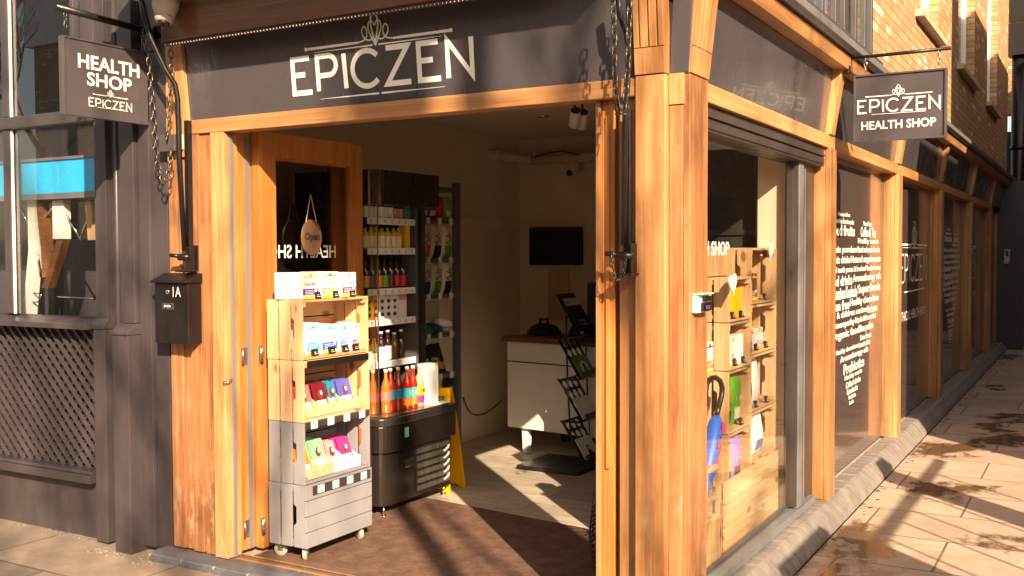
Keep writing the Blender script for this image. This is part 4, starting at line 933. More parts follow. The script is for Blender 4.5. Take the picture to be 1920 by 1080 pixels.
# chocolate bars in card trays
def tray(y0, w, z0, tm, bars, label, n=5, lean=.045, h=.155, shape=None, x=CX-.015, word=None):
    t = thing('card_tray', 'card tray of '+label+' bars', 'display tray', (x-.1, y0+w/2, z0), 'card trays of chocolate'); d = .19
    mb = MB(); mb.prism([(x, y0, z0), (x, y0, z0+.055), (x-.05, y0, z0+.075), (x-.11, y0, z0+.11), (x-d, y0, z0+.11), (x-d, y0, z0)], (0, .003, 0))
    mb.prism([(x, y0+w-.003, z0), (x, y0+w-.003, z0+.055), (x-.05, y0+w-.003, z0+.075), (x-.11, y0+w-.003, z0+.11), (x-d, y0+w-.003, z0+.11), (x-d, y0+w-.003, z0)], (0, .003, 0))
    mb.box(x-.0035, x-.0005, y0+.0035, y0+w-.0035, z0+.001, z0+.055); mb.box(x-d, x-.004, y0+.0035, y0+w-.0035, z0, z0+.002); mb.build('walls', tm, t, .001)
    mb = MB(); mb.prism([(x+.0003, y0+w/2+.006*math.cos(q), z0+.027+.006*math.sin(q)) for q in [i*math.pi/4 for i in range(8)]], (.0006, 0, 0)); mb.build('mark', 'white_card', t)
    proto = None
    for k in range(n):
        bx = x-.025-k*.026; lab = f'{label} bar, {ordinal(k)} from the front of its tray'
        if proto is None:
            b = thing('chocolate_bar', lab, 'chocolate bar', (bx, y0+.006, z0+.003), 'chocolate bars in the crates')
            v = Vector((-lean, 0, h)); 
            mb = MB(); mb.obox((bx, y0+.006, z0+.003), (-.010, 0, 0), (0, w-.012, 0), v); mb.build('wrapper', bars, b, .001)
            mb = MB(); mb.obox(Vector((bx+.0006, y0+.018, z0+.003))+v*.28, (.0004, 0, 0), (0, w-.036, 0), v*.16); mb.build('name_band', 'white_card', b)
            if word: text(word, Vector((bx+.001, y0+.022, z0+.003))+v*.32, Y, v, w-.046, .013, 'ink', b, thick=.0008)
            c = Vector((bx+.0008, y0+w*.5, z0+.003))+v*.64; vn = v.normalized()
            mb = MB(); mb.prism([c+Y*(.019*math.cos(q))*(1-.25*math.sin(q))+vn*(.026*math.sin(q)) for q in [i*math.pi/8 for i in range(16)]], (.0006, 0, 0)); mb.build('fruit_print', 'brown', b)
            mb = MB(); mb.prism([c+X*.0008+Y*(.009+.008*math.cos(q))+vn*(.006+.012*math.sin(q)) for q in [i*math.pi/5 for i in range(10)]], (.0005, 0, 0)); mb.build('nut_print', 'off_white', b)
            proto = b
        else: clone(proto, (bx, y0+.006, z0+.003), lab)
z = levels[2]+.016
for i, (a, w, tm, bm, lb, wd) in enumerate(((574, .118, 'kraft', 'coral', 'coral red chocolate', 'RASPBERRY'), (606, .112, 'kraft', 'maroon', 'dark maroon chocolate', '85% DARK'), (634, .062, 'kraft', 'teal', 'teal blue chocolate', None), (652, .118, 'kraft', 'indigo', 'bright indigo chocolate', 'COCONUT'))):
    tray(YX(a, 760).y, w, z, tm, bm, lb, word=wd)
z = levels[1]+.016
for i, (a, w, tm, bm, lb, wd) in enumerate(((574, .115, 'kraft', 'orange', 'orange chocolate', None), (604, .115, 'kraft', 'mint', 'mint green chocolate', 'MINT'), (634, .082, 'white_card', 'rose', 'pale coral chocolate', None), (657, .105, 'white_card', 'magenta', 'magenta pink chocolate', None))):
    tray(YX(a, 880).y, w, z, tm, bm, lb, word=wd, h=.15 if i != 1 else .175, lean=.06)
def price_strip(name, label, x, y0, y1, z, h, n, m='alu_dark', lm='label_card', lw=.05, grp='shelf price strips'):
    t = thing(name, label, 'price strip', (x, (y0+y1)/2, z), grp)
    mb = MB(); mb.box(x, x+.004, y0, y1, z, z+h); mb.build('strip', m, t)
    g = (y1-y0)/n; mb = MB(); k2 = MB()
    for k in range(n):
        c = y0+g*(k+.5); e = MB(); e.box(x+.0045, x+.0055, c-lw/2, c+lw/2, z-.006 if lm == 'label_card' and h < .04 else z+.003, z+h-.002 if h > .03 else z+.036); lb = e.build('label', lm, t)
        e = MB()
        for q in range(3): e.box(x+.0057, x+.0059, c-lw*.3, c+lw*(.3-.15*(q == 1)), z+h*.25+q*h*.2, z+h*.25+q*h*.2+h*.07)
        e.build('print', 'ink', lb)
    return t
price_strip('price_strip', 'plastic price strip with four labels under the chocolate crate', CX+.006, CY+.01, CY+CW-.01, levels[2]-.030, .028, 4)
price_strip('price_strip', 'price strip with four square labels on the closed grey crate', CX+.017, CY+.05, CY+CW-.02, levels[1]-.055, .045, 4)
mb = MB(); mb.box(CX+.005, CX+.008, CY+.03, CY+CW-.01, levels[3]-.040, levels[3]-.004); tag(mb.build('empty_price_strip', 'dark_steel'), 'empty grey price rail under the top pine crate', 'price rail')

# ================================================================== FRIDGE
FX, FY0, FY1 = -2.12, 1.045, 1.70
fg = thing('display_fridge', 'tall open black display fridge full of bottles beside the door leaf', 'fridge', (-2.4, 1.4, .03))
def rbox(x0, x1, y0, y1, z0, z1, r):   # box with rounded front corner at (x1, y0)
    m = MB(); pts = [(x0, y0, z0), (x1-r, y0, z0)]+[(x1-r+r*math.sin(a), y0+r-r*math.cos(a), z0) for a in [i*math.pi/12 for i in range(1, 6)]]+[(x1, y0+r, z0), (x1, y1, z0), (x0, y1, z0)]
    m.prism(pts, (0, 0, z1-z0)); return m
rbox(-2.75, FX-.0, FY0, FY1, 1.89, 2.095, .07).build('canopy', 'fridge_black', fg)
mb = MB(); mb.prism([(FX-.058, FY0-.001, 1.885), (FX-.045, FY0-.001, 1.885), (FX-.045, FY0-.001, 2.092), (FX-.058, FY0-.001, 2.092)], (0, -.002, 0)); mb.prism([(FX+.001, FY0+.05, 1.885), (FX+.001, FY0+.068, 1.885), (FX+.001, FY0+.068, 2.092), (FX+.001, FY0+.05, 2.092)], (.002, 0, 0)); mb.build('corner_trim', 'chrome', fg)
mb = MB(); mb.box(-2.75, -2.70, FY0, FY1+.02, .1, 1.889); mb.build('back_panel', 'fridge_black', fg)
mb = MB(); mb.box(-2.69, -2.20, 1.545, 1.575, .636, 1.888); mb.build('side_panel', 'rack_grey', fg)
mb = MB(); mb.box(-2.69, FX+.0, FY1-.012, FY1-.006, .66, 1.888); mb.build('side_glass', 'fridge_glass', fg)
mb = MB(); mb.box(-2.69, FX+.0, FY0+.002, FY0+.009, .66, 1.888); mb.build('side_glass', 'fridge_glass', fg)
mb = MB(); mb.box(FX+.0005, FX+.004, FY0+.001, FY0+.010, .66, 1.888); mb.build('glass_edge', 'steel', fg)
bs_ = rbox(-2.75, FX+.05, FY0-.02, FY1+.04, .10, .575, .08).build('base', 'dark_steel', fg)
rbox(-2.75, FX+.085, FY0-.05, FY1+.09, .578, .625, .09).build('rim', 'fridge_black', fg, .006)
rbox(-2.75, FX+.075, FY0-.045, FY1+.07, .42, .576, .09).build('apron', 'dark_steel', fg, .004)
mb = MB(); mb.box(FX+.0515, FX+.056, FY0+.30, FY1+.03, .13, .41); vp = mb.build('vent_panel', 'black_plastic', fg)
mb = MB()
for k in range(6): mb.box(FX+.057, FX+.066, FY0+.31, FY1+.01, .135+k*.046, .163+k*.046)
mb.build('vent_slats', 'steel', fg)
mb = MB()
for k in range(5): mb.prism([(FX+.067, FY1-.06, .15+k*.046), (FX+.067, FY1-.01, .165+k*.046), (FX+.067, FY1-.0, .185+k*.046), (FX+.067, FY1-.03, .170+k*.046)], (.006, 0, 0))
mb.build('vent_clips', 'white_card', fg)
mb = MB(); mb.box(FX+.0515, FX+.058, FY0+.19, FY0+.29, .30, .345); mb.build('control', 'chrome', fg, .003)
mb = MB(); mb.box(FX+.0765, FX+.078, FY0+.16, FY0+.20, .49, .55); mb.build('sticker', 'mint', fg)
mb = MB()
for xx, yy in ((FX+.02, FY0+.02), (FX+.02, FY1), (-2.7, FY0+.03), (-2.7, FY1)): mb.lathe([(.008, 0), (.008, .07)], (xx, yy, .03)); mb.lathe([(.018, 0), (.018, .012), (.008, .02)], (xx, yy, .03))
mb.build('feet', 'chrome', fg)
SX = -2.20; SH = [1.625, 1.395, 1.155, .955]   # tops of the shelves
fsh = [(at(700, y_, 'X', SX).z) for y_ in (418, 475, 552, 610, 690)]
for i, z in enumerate(fsh):
    mb = MB(); mb.box(-2.69, SX-.002, FY0+.012, 1.543, z+.012, z+.022); mb.build('shelf', 'rack_grey', fg)
    price_strip('price_strip', f'white price strip along the {ordinal(i)} fridge shelf from the top', SX, FY0+.012, 1.54, z-.008, .040, 7, 'label_card', 'white_card', .05)
mb = MB(); mb.box(-2.69, FX+.06, FY0+.0, FY1+.03, .627, .634); mb.build('deck', 'steel', fg)
def bottle(name, label, body, capm, lab, prof, r, h, loc, group, lz=(.15, .5), cat='bottle', word=None, wm='ink'):
    t = thing(name, label, cat, loc, group); c = Vector(loc)
    mb = MB(); mb.lathe([(r*a, h*b) for a, b in prof], c, Z, 14); mb.build('glass', body, t)
    mb = MB(); mb.lathe([(r*prof[-1][0]*1.15, h*.93), (r*prof[-1][0]*1.15, h), (.001, h)], c, Z, 12); mb.build('cap', capm, t)
    if lab:
        mb = MB(); mb.lathe([(r*1.02, h*lz[0]), (r*1.02, h*lz[1])], c, Z, 16, cap=False); l = mb.build('label', lab, t)
        if word: text(word, c+Vector((r*1.05, -r*.7, h*(lz[0]+(lz[1]-lz[0])*.25))), Y, Z, r*1.4, h*(lz[1]-lz[0])*.5, wm, l, bold=.02, thick=.001)
    return t
PB = [(.9, 0), (1, .02), (1, .55), (.75, .68), (.36, .80), (.34, .94)]      # long neck
PJ = [(.95, 0), (1, .03), (1, .70), (.7, .82), (.5, .84), (.5, .94)]        # short jar
PS = [(.9, 0), (1, .03), (1, .60), (.6, .76), (.42, .80), (.42, .94)]
def row(proto_fn, n, y0, dy, z, x, label, jitter=.006, pl='{o} {l} from the left'):
    p = None
    for k in range(n):
        lab = f'{ordinal(k)} {label}'; loc = (x+random.uniform(-jitter, jitter), y0+k*dy*.8, z)
        if p is None: p = proto_fn(loc, lab)
        else: clone(p, loc, lab, random.uniform(-.2, .2))
g = 'bottles on the fridge shelves'; q0 = FY0+.05; bx_ = SX-.045
zz = fsh[0]+.023
row(lambda l, s: bottle('drink_bottle', s, 'g_dark', 'steel', 'white_card', PS, .0235, .14, l, g, (.08, .56)), 6, q0, .062, zz, bx_, 'white labelled bottle on the top fridge shelf, counted from the left')
row(lambda l, s: bottle('drink_bottle', s, 'g_dark', 'teal', 'rose', PS, .0235, .160, l, g, (.08, .45)), 2, q0+.298, .062, zz, bx_, 'red and blue bottle on the top fridge shelf')
row(lambda l, s: bottle('drink_bottle', s, 'sea', 'black_plastic', 'sea', PS, .021, .125, l, g, (.08, .45)), 2, q0+.395, .05, zz, bx_, 'green bottle at the right of the top fridge shelf')
zz = fsh[1]+.023
row(lambda l, s: bottle('juice_jar', s, 'gold', 'steel', 'cream', PJ, .026, .135, l, g, (.08, .6)), 7, q0, .068, zz, bx_, 'gold jar with a steel lid on the second fridge shelf, counted from the left')
carton(bx_+.02, q0+.385, zz, .045, .165, .06, 'juice_carton', 'upright orange carton at the right of the second fridge shelf', None, body='sun_yellow', group='cartons in the fridge')
zz = fsh[2]+.023
for k, (lm, nm) in enumerate((('gold', 'yellow'), ('navy', 'navy'), ('orange', 'orange'), ('leaf', 'green'), ('maroon', 'maroon'), ('red', 'red'), ('red', 'brick red'))):
    bottle('drink_bottle', f'dark bottle with {nm} label on the middle fridge shelf'+(' at its right end' if k == 6 else ''), 'g_dark', 'black_plastic', lm, PB, .026, .21, (bx_, q0+k*.062, zz), g, (.08, .42))
zz = fsh[3]+.023
for k in range(6):
    bm = 'gold' if k < 2 else 'off_white'; lab = f'{ordinal(k)} milk carton from the left on the fourth fridge shelf'
    t = carton(bx_+.02, q0-.02+k*.064, zz, .056 if k < 5 else .09, .165, .065, 'milk_carton', lab, None, body=bm, group='cartons in the fridge')
    c = Vector((bx_+.0206, q0-.02+k*.064+(.028 if k < 5 else .045), zz+.08))
    if k < 5:
        mb = MB(); mb.prism([c+Y*.018*math.cos(a)*(1+.3*math.sin(3*a))+Z*(.035+.012*math.sin(a)) for a in [i*math.pi/6 for i in range(12)]], (.0005, 0, 0)); mb.prism([c+Y*.014*math.cos(a)+Z*(-.005+.012*math.sin(a)) for a in [i*math.pi/4 for i in range(8)]], (.0005, 0, 0)); mb.prism([c+Y*.018*math.cos(a)+Z*(-.045+.016*math.sin(a)*(1+.3*math.cos(2*a))) for a in [i*math.pi/5 for i in range(10)]], (.0005, 0, 0)); mb.build('bird_print', 'ink', t)
    else:
        mb = MB(); mb.box(c.x, c.x+.0005, c.y-.042, c.y+.042, c.z+.035, c.z+.065); mb.build('colour_panel', 'rose', t)
zz = fsh[4]+.023
for k, (bm, cm, lm, r, h) in enumerate((('g_olive', 'sun_yellow', 'white_card', .036, .15), ('g_olive', 'steel', None, .036, .15), ('g_dark', 'white_card', 'white_card', .030, .185), ('g_dark', 'white_card', 'white_card', .030, .19), ('g_olive', 'white_card', 'brown', .030, .17), ('g_dark', 'white_card', None, .032, .185))):
    bottle('drink_bottle', f'{ordinal(k)} squat bottle from the left on the lowest fridge shelf', bm, cm, lm, PS, r*.85, h, (bx_, q0+.01+k*.068, zz), g, (.05, .5))
carton(bx_+.028, q0-.03, zz, .20, .060, .04, 'shelf_tray', 'low white card tray on the lowest fridge shelf', None, group='cartons in the fridge', cat='tray')
zz = .635; g2 = 'bottles standing on the fridge deck'
spec = [('g_amber', 'coral', .0, -.06), ('g_red', 'rose', .05, -.10), ('g_amber', 'coral', .075, -.02), ('g_red', 'teal', .135, -.03), ('g_red', 'teal', .20, -.02), ('g_red', 'cyan', .265, -.0), ('g_red', 'cyan', .325, .0), ('g_dark', 'rose', .30, -.12), ('g_peach', 'sun_yellow', .395, .0)]
for k, (bm, lm, dy, dx) in enumerate(spec):
    w = {'cyan': 'HEY', 'sun_yellow': 'HE'}.get(lm)
    t = bottle('soda_bottle', f'{ordinal(k)} white capped soda bottle from the left on the fridge deck', bm, 'white_card', lm, PB, .031, .265, (FX-.02+dx, FY0+.055+dy, zz), g2, (.28, .50), word=w, wm='sun_yellow' if lm == 'cyan' else 'ink')
    if w: 
        c = Vector((FX-.02+dx, FY0+.055+dy, zz)); mb = MB(); mb.lathe([(.0318, .265*.10), (.0318, .265*.27)], c, Z, 16, cap=False); mb.build('lower_label', 'orange' if lm == 'cyan' else 'magenta', t)
t = carton(FX-.0, FY0+.50, zz, .135, .26, .07, 'white_pouch', 'tall white pouch at the right of the fridge deck', None, group='cartons in the fridge', cat='pouch')
mb = MB(); c = Vector((FX+.0006, FY0+.515, zz+.03)); mb.box(c.x, c.x+.0005, c.y, c.y+.10, c.z, c.z+.19); mb.build('print', 'label_card', t)
mb = MB(); mb.box(FX+.0, FX+.06, FY0+.50, FY0+.68, .636, .643); tag(mb.build('price_card', 'white_card'), 'flat white card lying on the fridge rim', 'card')

# ================================================================== RACK, WET FLOOR SIGN
RX, RY0, RY1 = -2.40, 1.90, 2.385
rk = thing('metal_rack', 'tall grey metal shelving rack with snack bags beside the fridge', 'rack', (-2.6, 2.1, .03))
for i, (xx, yy) in enumerate(((RX-.045, RY0), (RX-.045, RY1-.045), (RX-.40, RY0), (RX-.40, RY1-.045))):
    mb = MB(); mb.box(xx, xx+.045, yy, yy+.045, .03, 2.10); mb.build('post', 'rack_grey', rk, .003)
rsh = [at(855, y_, 'X', RX).z for y_ in (412, 484, 550, 622, 698, 800)]
for z in rsh:
    mb = MB(); mb.box(RX-.40, RX-.01, RY0+.046, RY1-.046, z-.03, z); mb.build('shelf', 'rack_grey', rk, .003)
mb = MB(); mb.box(RX-.40, RX-.01, RY0+.046, RY1-.046, 2.03, 2.06); mb.build('top_rail', 'rack_grey', rk)
for z in rsh:
    for k in range(3): mb = MB(); mb.box(RX-.009, RX-.007, RY0+.07+k*.14, RY0+.115+k*.14, z-.035, z+.008); mb.build('price_card', 'label_card', rk)
def bag(name, label, x, y0, w, z0, h, m, group, m2=None, word=None, wm='white_card', lean=0, d=.05, tilt=0, rough=None, cat='bag', wz=.6):
    t = thing(name, label, cat, (x-d/2, y0+w/2, z0), group); mb = MB(); nz, ny = 8, 6; V_ = {}
    def P_(s, i, j):
        u = i/ny; v = j/nz; pin = math.sin(math.pi*min(1, max(0, v)))**.5 if v < .98 else 0
        th = d/2*pin*(1-.75*abs(2*u-1)**3) ; nar = 1-.10*(v > .8)*(v-.8)/.2+.02*math.sin(v*9+y0*30)
        return Vector((x-d/2+s*th-lean*v*h+.004*math.sin(u*11+v*7+y0*50), y0+w/2+(u-.5)*w*nar+tilt*v*h, z0+v*h))
    for s in (1, -1):
        g_ = [[mb.bm.verts.new(P_(s, i, j)) for i in range(ny+1)] for j in range(nz+1)]
        for j in range(nz):
            for i in range(ny):
                f = mb.bm.faces.new((g_[j][i], g_[j][i+1], g_[j+1][i+1], g_[j+1][i]) if s > 0 else (g_[j][i], g_[j+1][i], g_[j+1][i+1], g_[j][i+1])); f.smooth = True
        if s > 0: front = [[v.co.copy() for v in r_] for r_ in g_]
    mb.build('pouch', m, t)
    if m2:
        mb = MB(); g_ = [[mb.bm.verts.new(front[j][i]+X*.0012) for i in range(1, ny)] for j in range(0 if wz < .5 else 1, 4)]
        for j in range(len(g_)-1):
            for i in range(len(g_[0])-1): mb.bm.faces.new((g_[j][i], g_[j][i+1], g_[j+1][i+1], g_[j+1][i])).smooth = True
        mb.build('print', m2, t)
    if word: text(word, front[4][1]+X*.006+Z*.0, Y, Z, w*.62, h*.10, wm, t, bold=.02)
    return t
gb = 'snack bags on the metal rack'
yy = RY0+.05; fx = RX-.03
for k, (m, nm, m2) in enumerate((('black_label', 'black and cream', 'cream'), ('navy', 'navy', 'cream'), ('red', 'small red', None), ('leaf', 'bright green', 'cream'))): bag('snack_bag', f'{nm} bag on the top shelf of the metal rack', fx, yy+k*.098, .09, rsh[0]+.001, .16, m, gb, m2)
for lv in (1, 2):
    for k in range(3):
        t = bag('snack_bag', f'{ordinal(k)} cream patterned bag on the {"second" if lv == 1 else "third"} rack shelf', fx, yy+k*.132, .125, rsh[lv]+.001, .235, 'cream', gb, ['orange', 'black_label', 'leaf'][k] if lv == 1 else ['navy', 'leaf', 'black_label'][k], wz=.3)
        c = Vector((fx+.001, yy+.062+k*.132, rsh[lv]+.10)); mb = MB()
        for a in range(7): ribbon(mb, [(.02*math.cos(a*1.3), .015*a-.03), (.035*math.sin(a*2+1), .015*a-.02), (.01*math.cos(a+2), .015*a-.01)], .006, c, Y, Z, .001+a*.0004)
        mb.build('leaf_print', 'ink', t)
for k, (m, nm) in enumerate((('sea', 'teal'), ('navy', 'blue'), ('off_white', 'silvery'))):
    mb = MB(); c = Vector((fx-.06, yy+.08+k*.12, rsh[3]+.035+.03*(k == 2))); 
    for r_ in range(1): mb.lathe([(.0, -.034), (.05, -.030), (.085, -.006), (.07, .018), (.035, .03), (0, .034)], c, (.1, .2, 1), 14)
    tag(mb.build('soft_pack', m), f'{nm} soft pack lying on the fourth rack shelf', 'pack', gb)
for k, (m, nm, m2, wd) in enumerate((('navy', 'navy', 'red', 'Chia'), ('black_label', 'black', 'red', 'Chia'), ('black_label', 'black and gold', 'gold', None))): bag('snack_bag', f'{nm} bag leaning on the fifth rack shelf', fx-.03*(k == 2), yy+k*.115, .13, rsh[4]+.001, .21, m, gb, m2, wd, lean=.1, tilt=-.25)
for k, (m, nm) in enumerate((('g_red', 'dark red'), ('g_clear', 'clear'), ('g_clear', 'clear glass'))): bottle('water_bottle', f'{nm} bottle on the lowest rack shelf{", beside the rack post" if k == 2 else ""}', m, 'sea' if k else 'red', 'label_card', PS, .036, .24, (RX-.06, RY0+.10+k*.13, rsh[5]+.001), 'bottles on the metal rack', (.1, .35))
mb = MB(); mb.box(RX-.35, RX-.08, RY0+.08, RY1-.08, .04, .20); tag(mb.build('stock_box', 'alu_dark'), 'dark stock box under the metal rack', 'box')
wx0, wx1 = at(803, 750, 'Y', 1.85).x, at(846, 750, 'Y', 1.85).x
zt = at(825, 728, 'Y', 1.85).z
wf = thing('wet_floor_sign', 'yellow plastic wet floor sign folded between the fridge and the rack', 'floor sign', ((wx0+wx1)/2, 1.85, .03))
for s, nm in ((-1, 'front_panel'), (1, 'rear_panel')):
    mb = MB(); yb = 1.855+s*.09; yt = 1.855+s*.012; Q = lambda u, v: Vector((wx0+(wx1-wx0)*u, yt+(yb-yt)*(1-v), .03+(zt-.03)*v))
    cx_ = .5
    outer = [Q(-.25, 0), Q(.0, .0), Q(.1, .03), Q(.9, .03), Q(1.0, 0), Q(1.25, 0), Q(1.0, .93), Q(.92, .99), Q(.08, .99), Q(.0, .93)]
    hole = [Q(.25, .90), Q(.75, .90), Q(.80, .84), Q(.20, .84)]
    # panel below and a handle above built as four pieces round the grip hole
    mb.prism([Q(-.25, 0), Q(-.02, 0), Q(.1, .03), Q(.9, .03), Q(1.02, 0), Q(1.25, 0), Q(1.04, .83), Q(-.04, .83)], (0, .012*s, 0)); mb.prism([Q(-.04, .832), Q(.2, .832), Q(.22, .928), Q(.0, .94)], (0, .012*s, 0)); mb.prism([Q(.8, .832), Q(1.04, .832), Q(1.0, .94), Q(.78, .928)], (0, .012*s, 0)); mb.prism([Q(.0, .942), Q(.22, .930), Q(.78, .930), Q(1.0, .942), Q(.92, 1.0), Q(.08, 1.0)], (0, .012*s, 0))
    p = mb.build(nm, 'yellow', wf, .002)
    if s < 0:
        text('WET FLOOR', Q(.0, .30)-Y*.013, X, Z, (wx1-wx0)*1.0, .05, 'ink', p, bold=.03, thick=.003)
        mb = MB(); c = Q(.5, .55)-Y*.0145
        ribbon(mb, [(-.07, -.06), (0, .06), (.07, -.06), (-.07, -.06)], .012, c, X, Z, .001); mb.build('warning_triangle', 'red', p)

# ================================================================== COUNTER AND BACK OF THE SHOP
cA = Vector((-2.47, 3.16, 0)); cu = Vector((.975, -.16, 0)).normalized(); cn = Vector((cu.y, -cu.x, 0)); cz = .935
ct = thing('counter', 'white panelled shop counter with dark wooden top', 'counter', (-1.8, 3.3, .03))
mb = MB(); mb.obox(cA+Z*.23, cu*1.9, cu.cross(Z)*-.55, Z*(cz-.26)); mb.build('front_panel', 'white_panel', ct, .004)
mb = MB(); mb.obox(cA+Z*(cz-.19)-cu.cross(Z)*-.004+cu*0, cu*1.9, cu.cross(Z)*-.002, Z*.008); mb.build('panel_groove', 'alu_dark', ct)
mb = MB(); mb.obox(cA+Z*(cz-.028)-cu*.03-cu.cross(Z)*-.03, cu*1.95, cu.cross(Z)*-.62, Z*.036); mb.build('worktop', 'counter_wood', ct, .004)
for k in (.12, 1.75):
    p = cA+cu*k+cu.cross(Z)*-.03; mb = MB(); mb.prism([p+Z*.229, p+cu*.06+Z*.229, p+cu*.055+Z*.031, p+cu*.01+Z*.031], cu.cross(Z)*-.05); mb.build('leg', 'white_card', ct, .002)
mb = MB(); mb.box(-2.3, -.6, 3.75, 3.8, .03, .93); mb.build('shadow_backing', 'dark_room', ct)  # dark sheet painting the shadow below the counter panel
p = at(1020, 616, 'Y', 3.45)
dm = thing('serving_cover', 'black domed cover with a grip handle on the counter', 'cover', (p.x, p.y, cz+.01))
mb = MB(); mb.lathe([(.14, 0), (.135, .03), (.10, .07), (.04, .09), (0, .092)], (p.x, p.y, cz+.009), n=24); mb.build('dome', 'black_plastic', dm)
mb = MB(); mb.tube([(p.x-.035, p.y, cz+.09), (p.x-.035, p.y, cz+.13), (p.x+.035, p.y, cz+.13), (p.x+.035, p.y, cz+.09)], .012, 8); mb.build('handle', 'black_plastic', dm)
mo = thing('till_monitor', 'black till monitor tilted back on the counter behind the leaflet stand', 'monitor', (-1.45, 3.3, cz+.01))
mb = MB(); mb.obox((-1.75, 3.10, cz+.08), (.42, .10, 0), (0.0, .02, .0), (-.05, .12, .36)); mb.build('screen', 'black_plastic', mo, .006)
mb = MB(); mb.box(-1.62, -1.50, 3.22, 3.38, cz+.010, cz+.02); mb.tube([(-1.56, 3.30, cz+.02), (-1.56, 3.26, cz+.22)], .02, 8); mb.build('stand', 'black_plastic', mo)
bk = thing('till', 'dark till and card reader on the counter', 'till', (-1.8, 3.4, cz+.01)); mb = MB(); mb.prism([(-2.0, 3.30, cz+.01), (-2.0, 3.62, cz+.01), (-2.0, 3.62, cz+.16), (-2.0, 3.45, cz+.15), (-2.0, 3.30, cz+.06)], (.26, 0, 0)); mb.build('body', 'black_plastic', bk, .01)
mb = MB(); mb.box(-1.97, -1.78, 3.27, 3.298, cz+.012, cz+.05); mb.build('drawer', 'fridge_black', bk, .003)
a, b = at(995, 497, 'Y', 4.27), at(1092, 426, 'Y', 4.27)
tv = thing('wall_screen', 'black flat screen hanging on the back wall', 'screen', (a.x, 4.25, a.z))
mb = MB(); mb.box(-2.99, -2.975, 3.02, 3.16, .52, .62); so_ = tag(mb.build('wall_socket', 'alu_dark'), 'dark double socket low on the left interior wall', 'socket')
mb = MB(); mb.tube(sag(at(869, 745, 'X', -2.96), at(893, 778, 'X', -2.9), at(940, 752, 'X', -2.6), 12), .006, 6); tag(mb.build('wall_cable', 'black_plastic'), 'black cable looping from the wall socket towards the counter', 'cable')
mb = MB(); mb.box(at(1027, 520, 'Y', 4.28).x, at(1066, 520, 'Y', 4.28).x, 4.285, 4.299, 1.0, at(1040, 506, 'Y', 4.28).z); tag(mb.build('wall_panel', 'kraft'), 'brown square board under the wall screen', 'board')
mb = MB(); mb.box(a.x, b.x, 4.24, 4.285, a.z, b.z); mb.build('bezel', 'black_plastic', tv, .004)
mb = MB(); mb.box(a.x+.015, b.x-.015, 4.236, 4.2395, a.z+.02, b.z-.015); mb.build('display', 'mail_black', tv)
mb = MB(); mb.lathe([(.075, 0), (.075, -.02), (.06, -.05), (.03, -.07), (0, -.075)], at(1076, 312, 'Y', 4.15), (0, 1, .3), 20); dd = mb.build('ceiling_camera', 'pipe_cream'); tag(dd, 'pale dome camera on the back wall under the pipe', 'camera')
mb = MB(); mb.lathe([(.03, 0), (.02, .02), (0, .024)], at(1074, 321, 'Y', 4.15)+Vector((0, -.065, -.02)), (0, -1, -.5), 16); dl = mb.build('lens', 'black_plastic', dd)
pw = thing('waste_pipe', 'cream painted pipe elbowing down from the ceiling along the back wall', 'pipe', tuple(at(1000, 290, 'Y', 4.1)))
P2 = lambda px, py: at(px, py, 'Y', 4.12)
mb = MB(); mb.tube([P2(932, 262)-Y*.5-Z*.0, P2(932, 282)-Y*.5, P2(945, 293)-Y*.4, P2(985, 298), P2(1010, 300)], .045, 14); mb.build('elbow', 'pipe_cream', pw)
mb = MB(); mb.tube([P2(1000, 300), P2(1140, 292), P2(1200, 288)], .045, 14); mb.build('run', 'pipe_cream', pw)
mb = MB(); mb.lathe([(.055, -.03), (.055, .03)], P2(960, 295)-Y*.25, (.4, .4, 0), 16); mb.tube([P2(1003, 280), P2(1003, 292)], .02, 8); mb.build('collar', 'pipe_cream', pw)
mb = MB(); mb.tube([P2(1008, 296)-Y*.05, P2(1030, 288)-Y*.05, P2(1060, 284)-Y*.05, P2(1090, 291)-Y*.05], .006, 6); mb.build('cable', 'alu_dark', pw)
c = at(1018, 217, 'Z', 2.618)
dn = thing('downlight', 'round chrome downlight set in the ceiling', 'ceiling light', tuple(c))
mb = MB(); mb.lathe([(.026, -.001), (.044, -.001), (.044, -.010), (.036, -.012), (.026, -.006)], c, Z, 24, cap=False); mb.build('rim', 'chrome', dn); mb = MB(); mb.lathe([(.026, -.002), (.0, -.001)], c, Z, 20, cap=False); mb.build('lamp_face', 'chrome', dn)
for i, (px, py) in enumerate(((1078, 200), (1092, 203))):
    c = at(px, py, 'Z', 2.56); t = thing('spotlight', ['left white spotlight on the ceiling track', 'right white spotlight on the ceiling track'][i], 'spotlight', tuple(c), 'ceiling spotlights')
    ax = Vector((-.15, .25, -.9)).normalized(); ax = Vector((.35, -.55, .55)).normalized()
    e = c-Z*.07-ax*.03
    mb = MB(); mb.lathe([(.034, 0), (.036, -.02), (.036, -.13), (.03, -.135)], e+ax*.09, ax, 20); mb.build('can', 'white_panel', t)
    mb = MB(); mb.lathe([(.033, .0), (.028, .001), (0, .001)], e+ax*.0905, ax, 20, cap=False); mb.build('mouth', 'ink', t)
    mb = MB(); mb.tube([c+Z*.05, c-Z*.03, e+ax*.03], .007, 6); mb.box(c.x-.02, c.x+.02, c.y-.02, c.y+.02, c.z+.035, c.z+.06); mb.build('arm', 'ink', t)
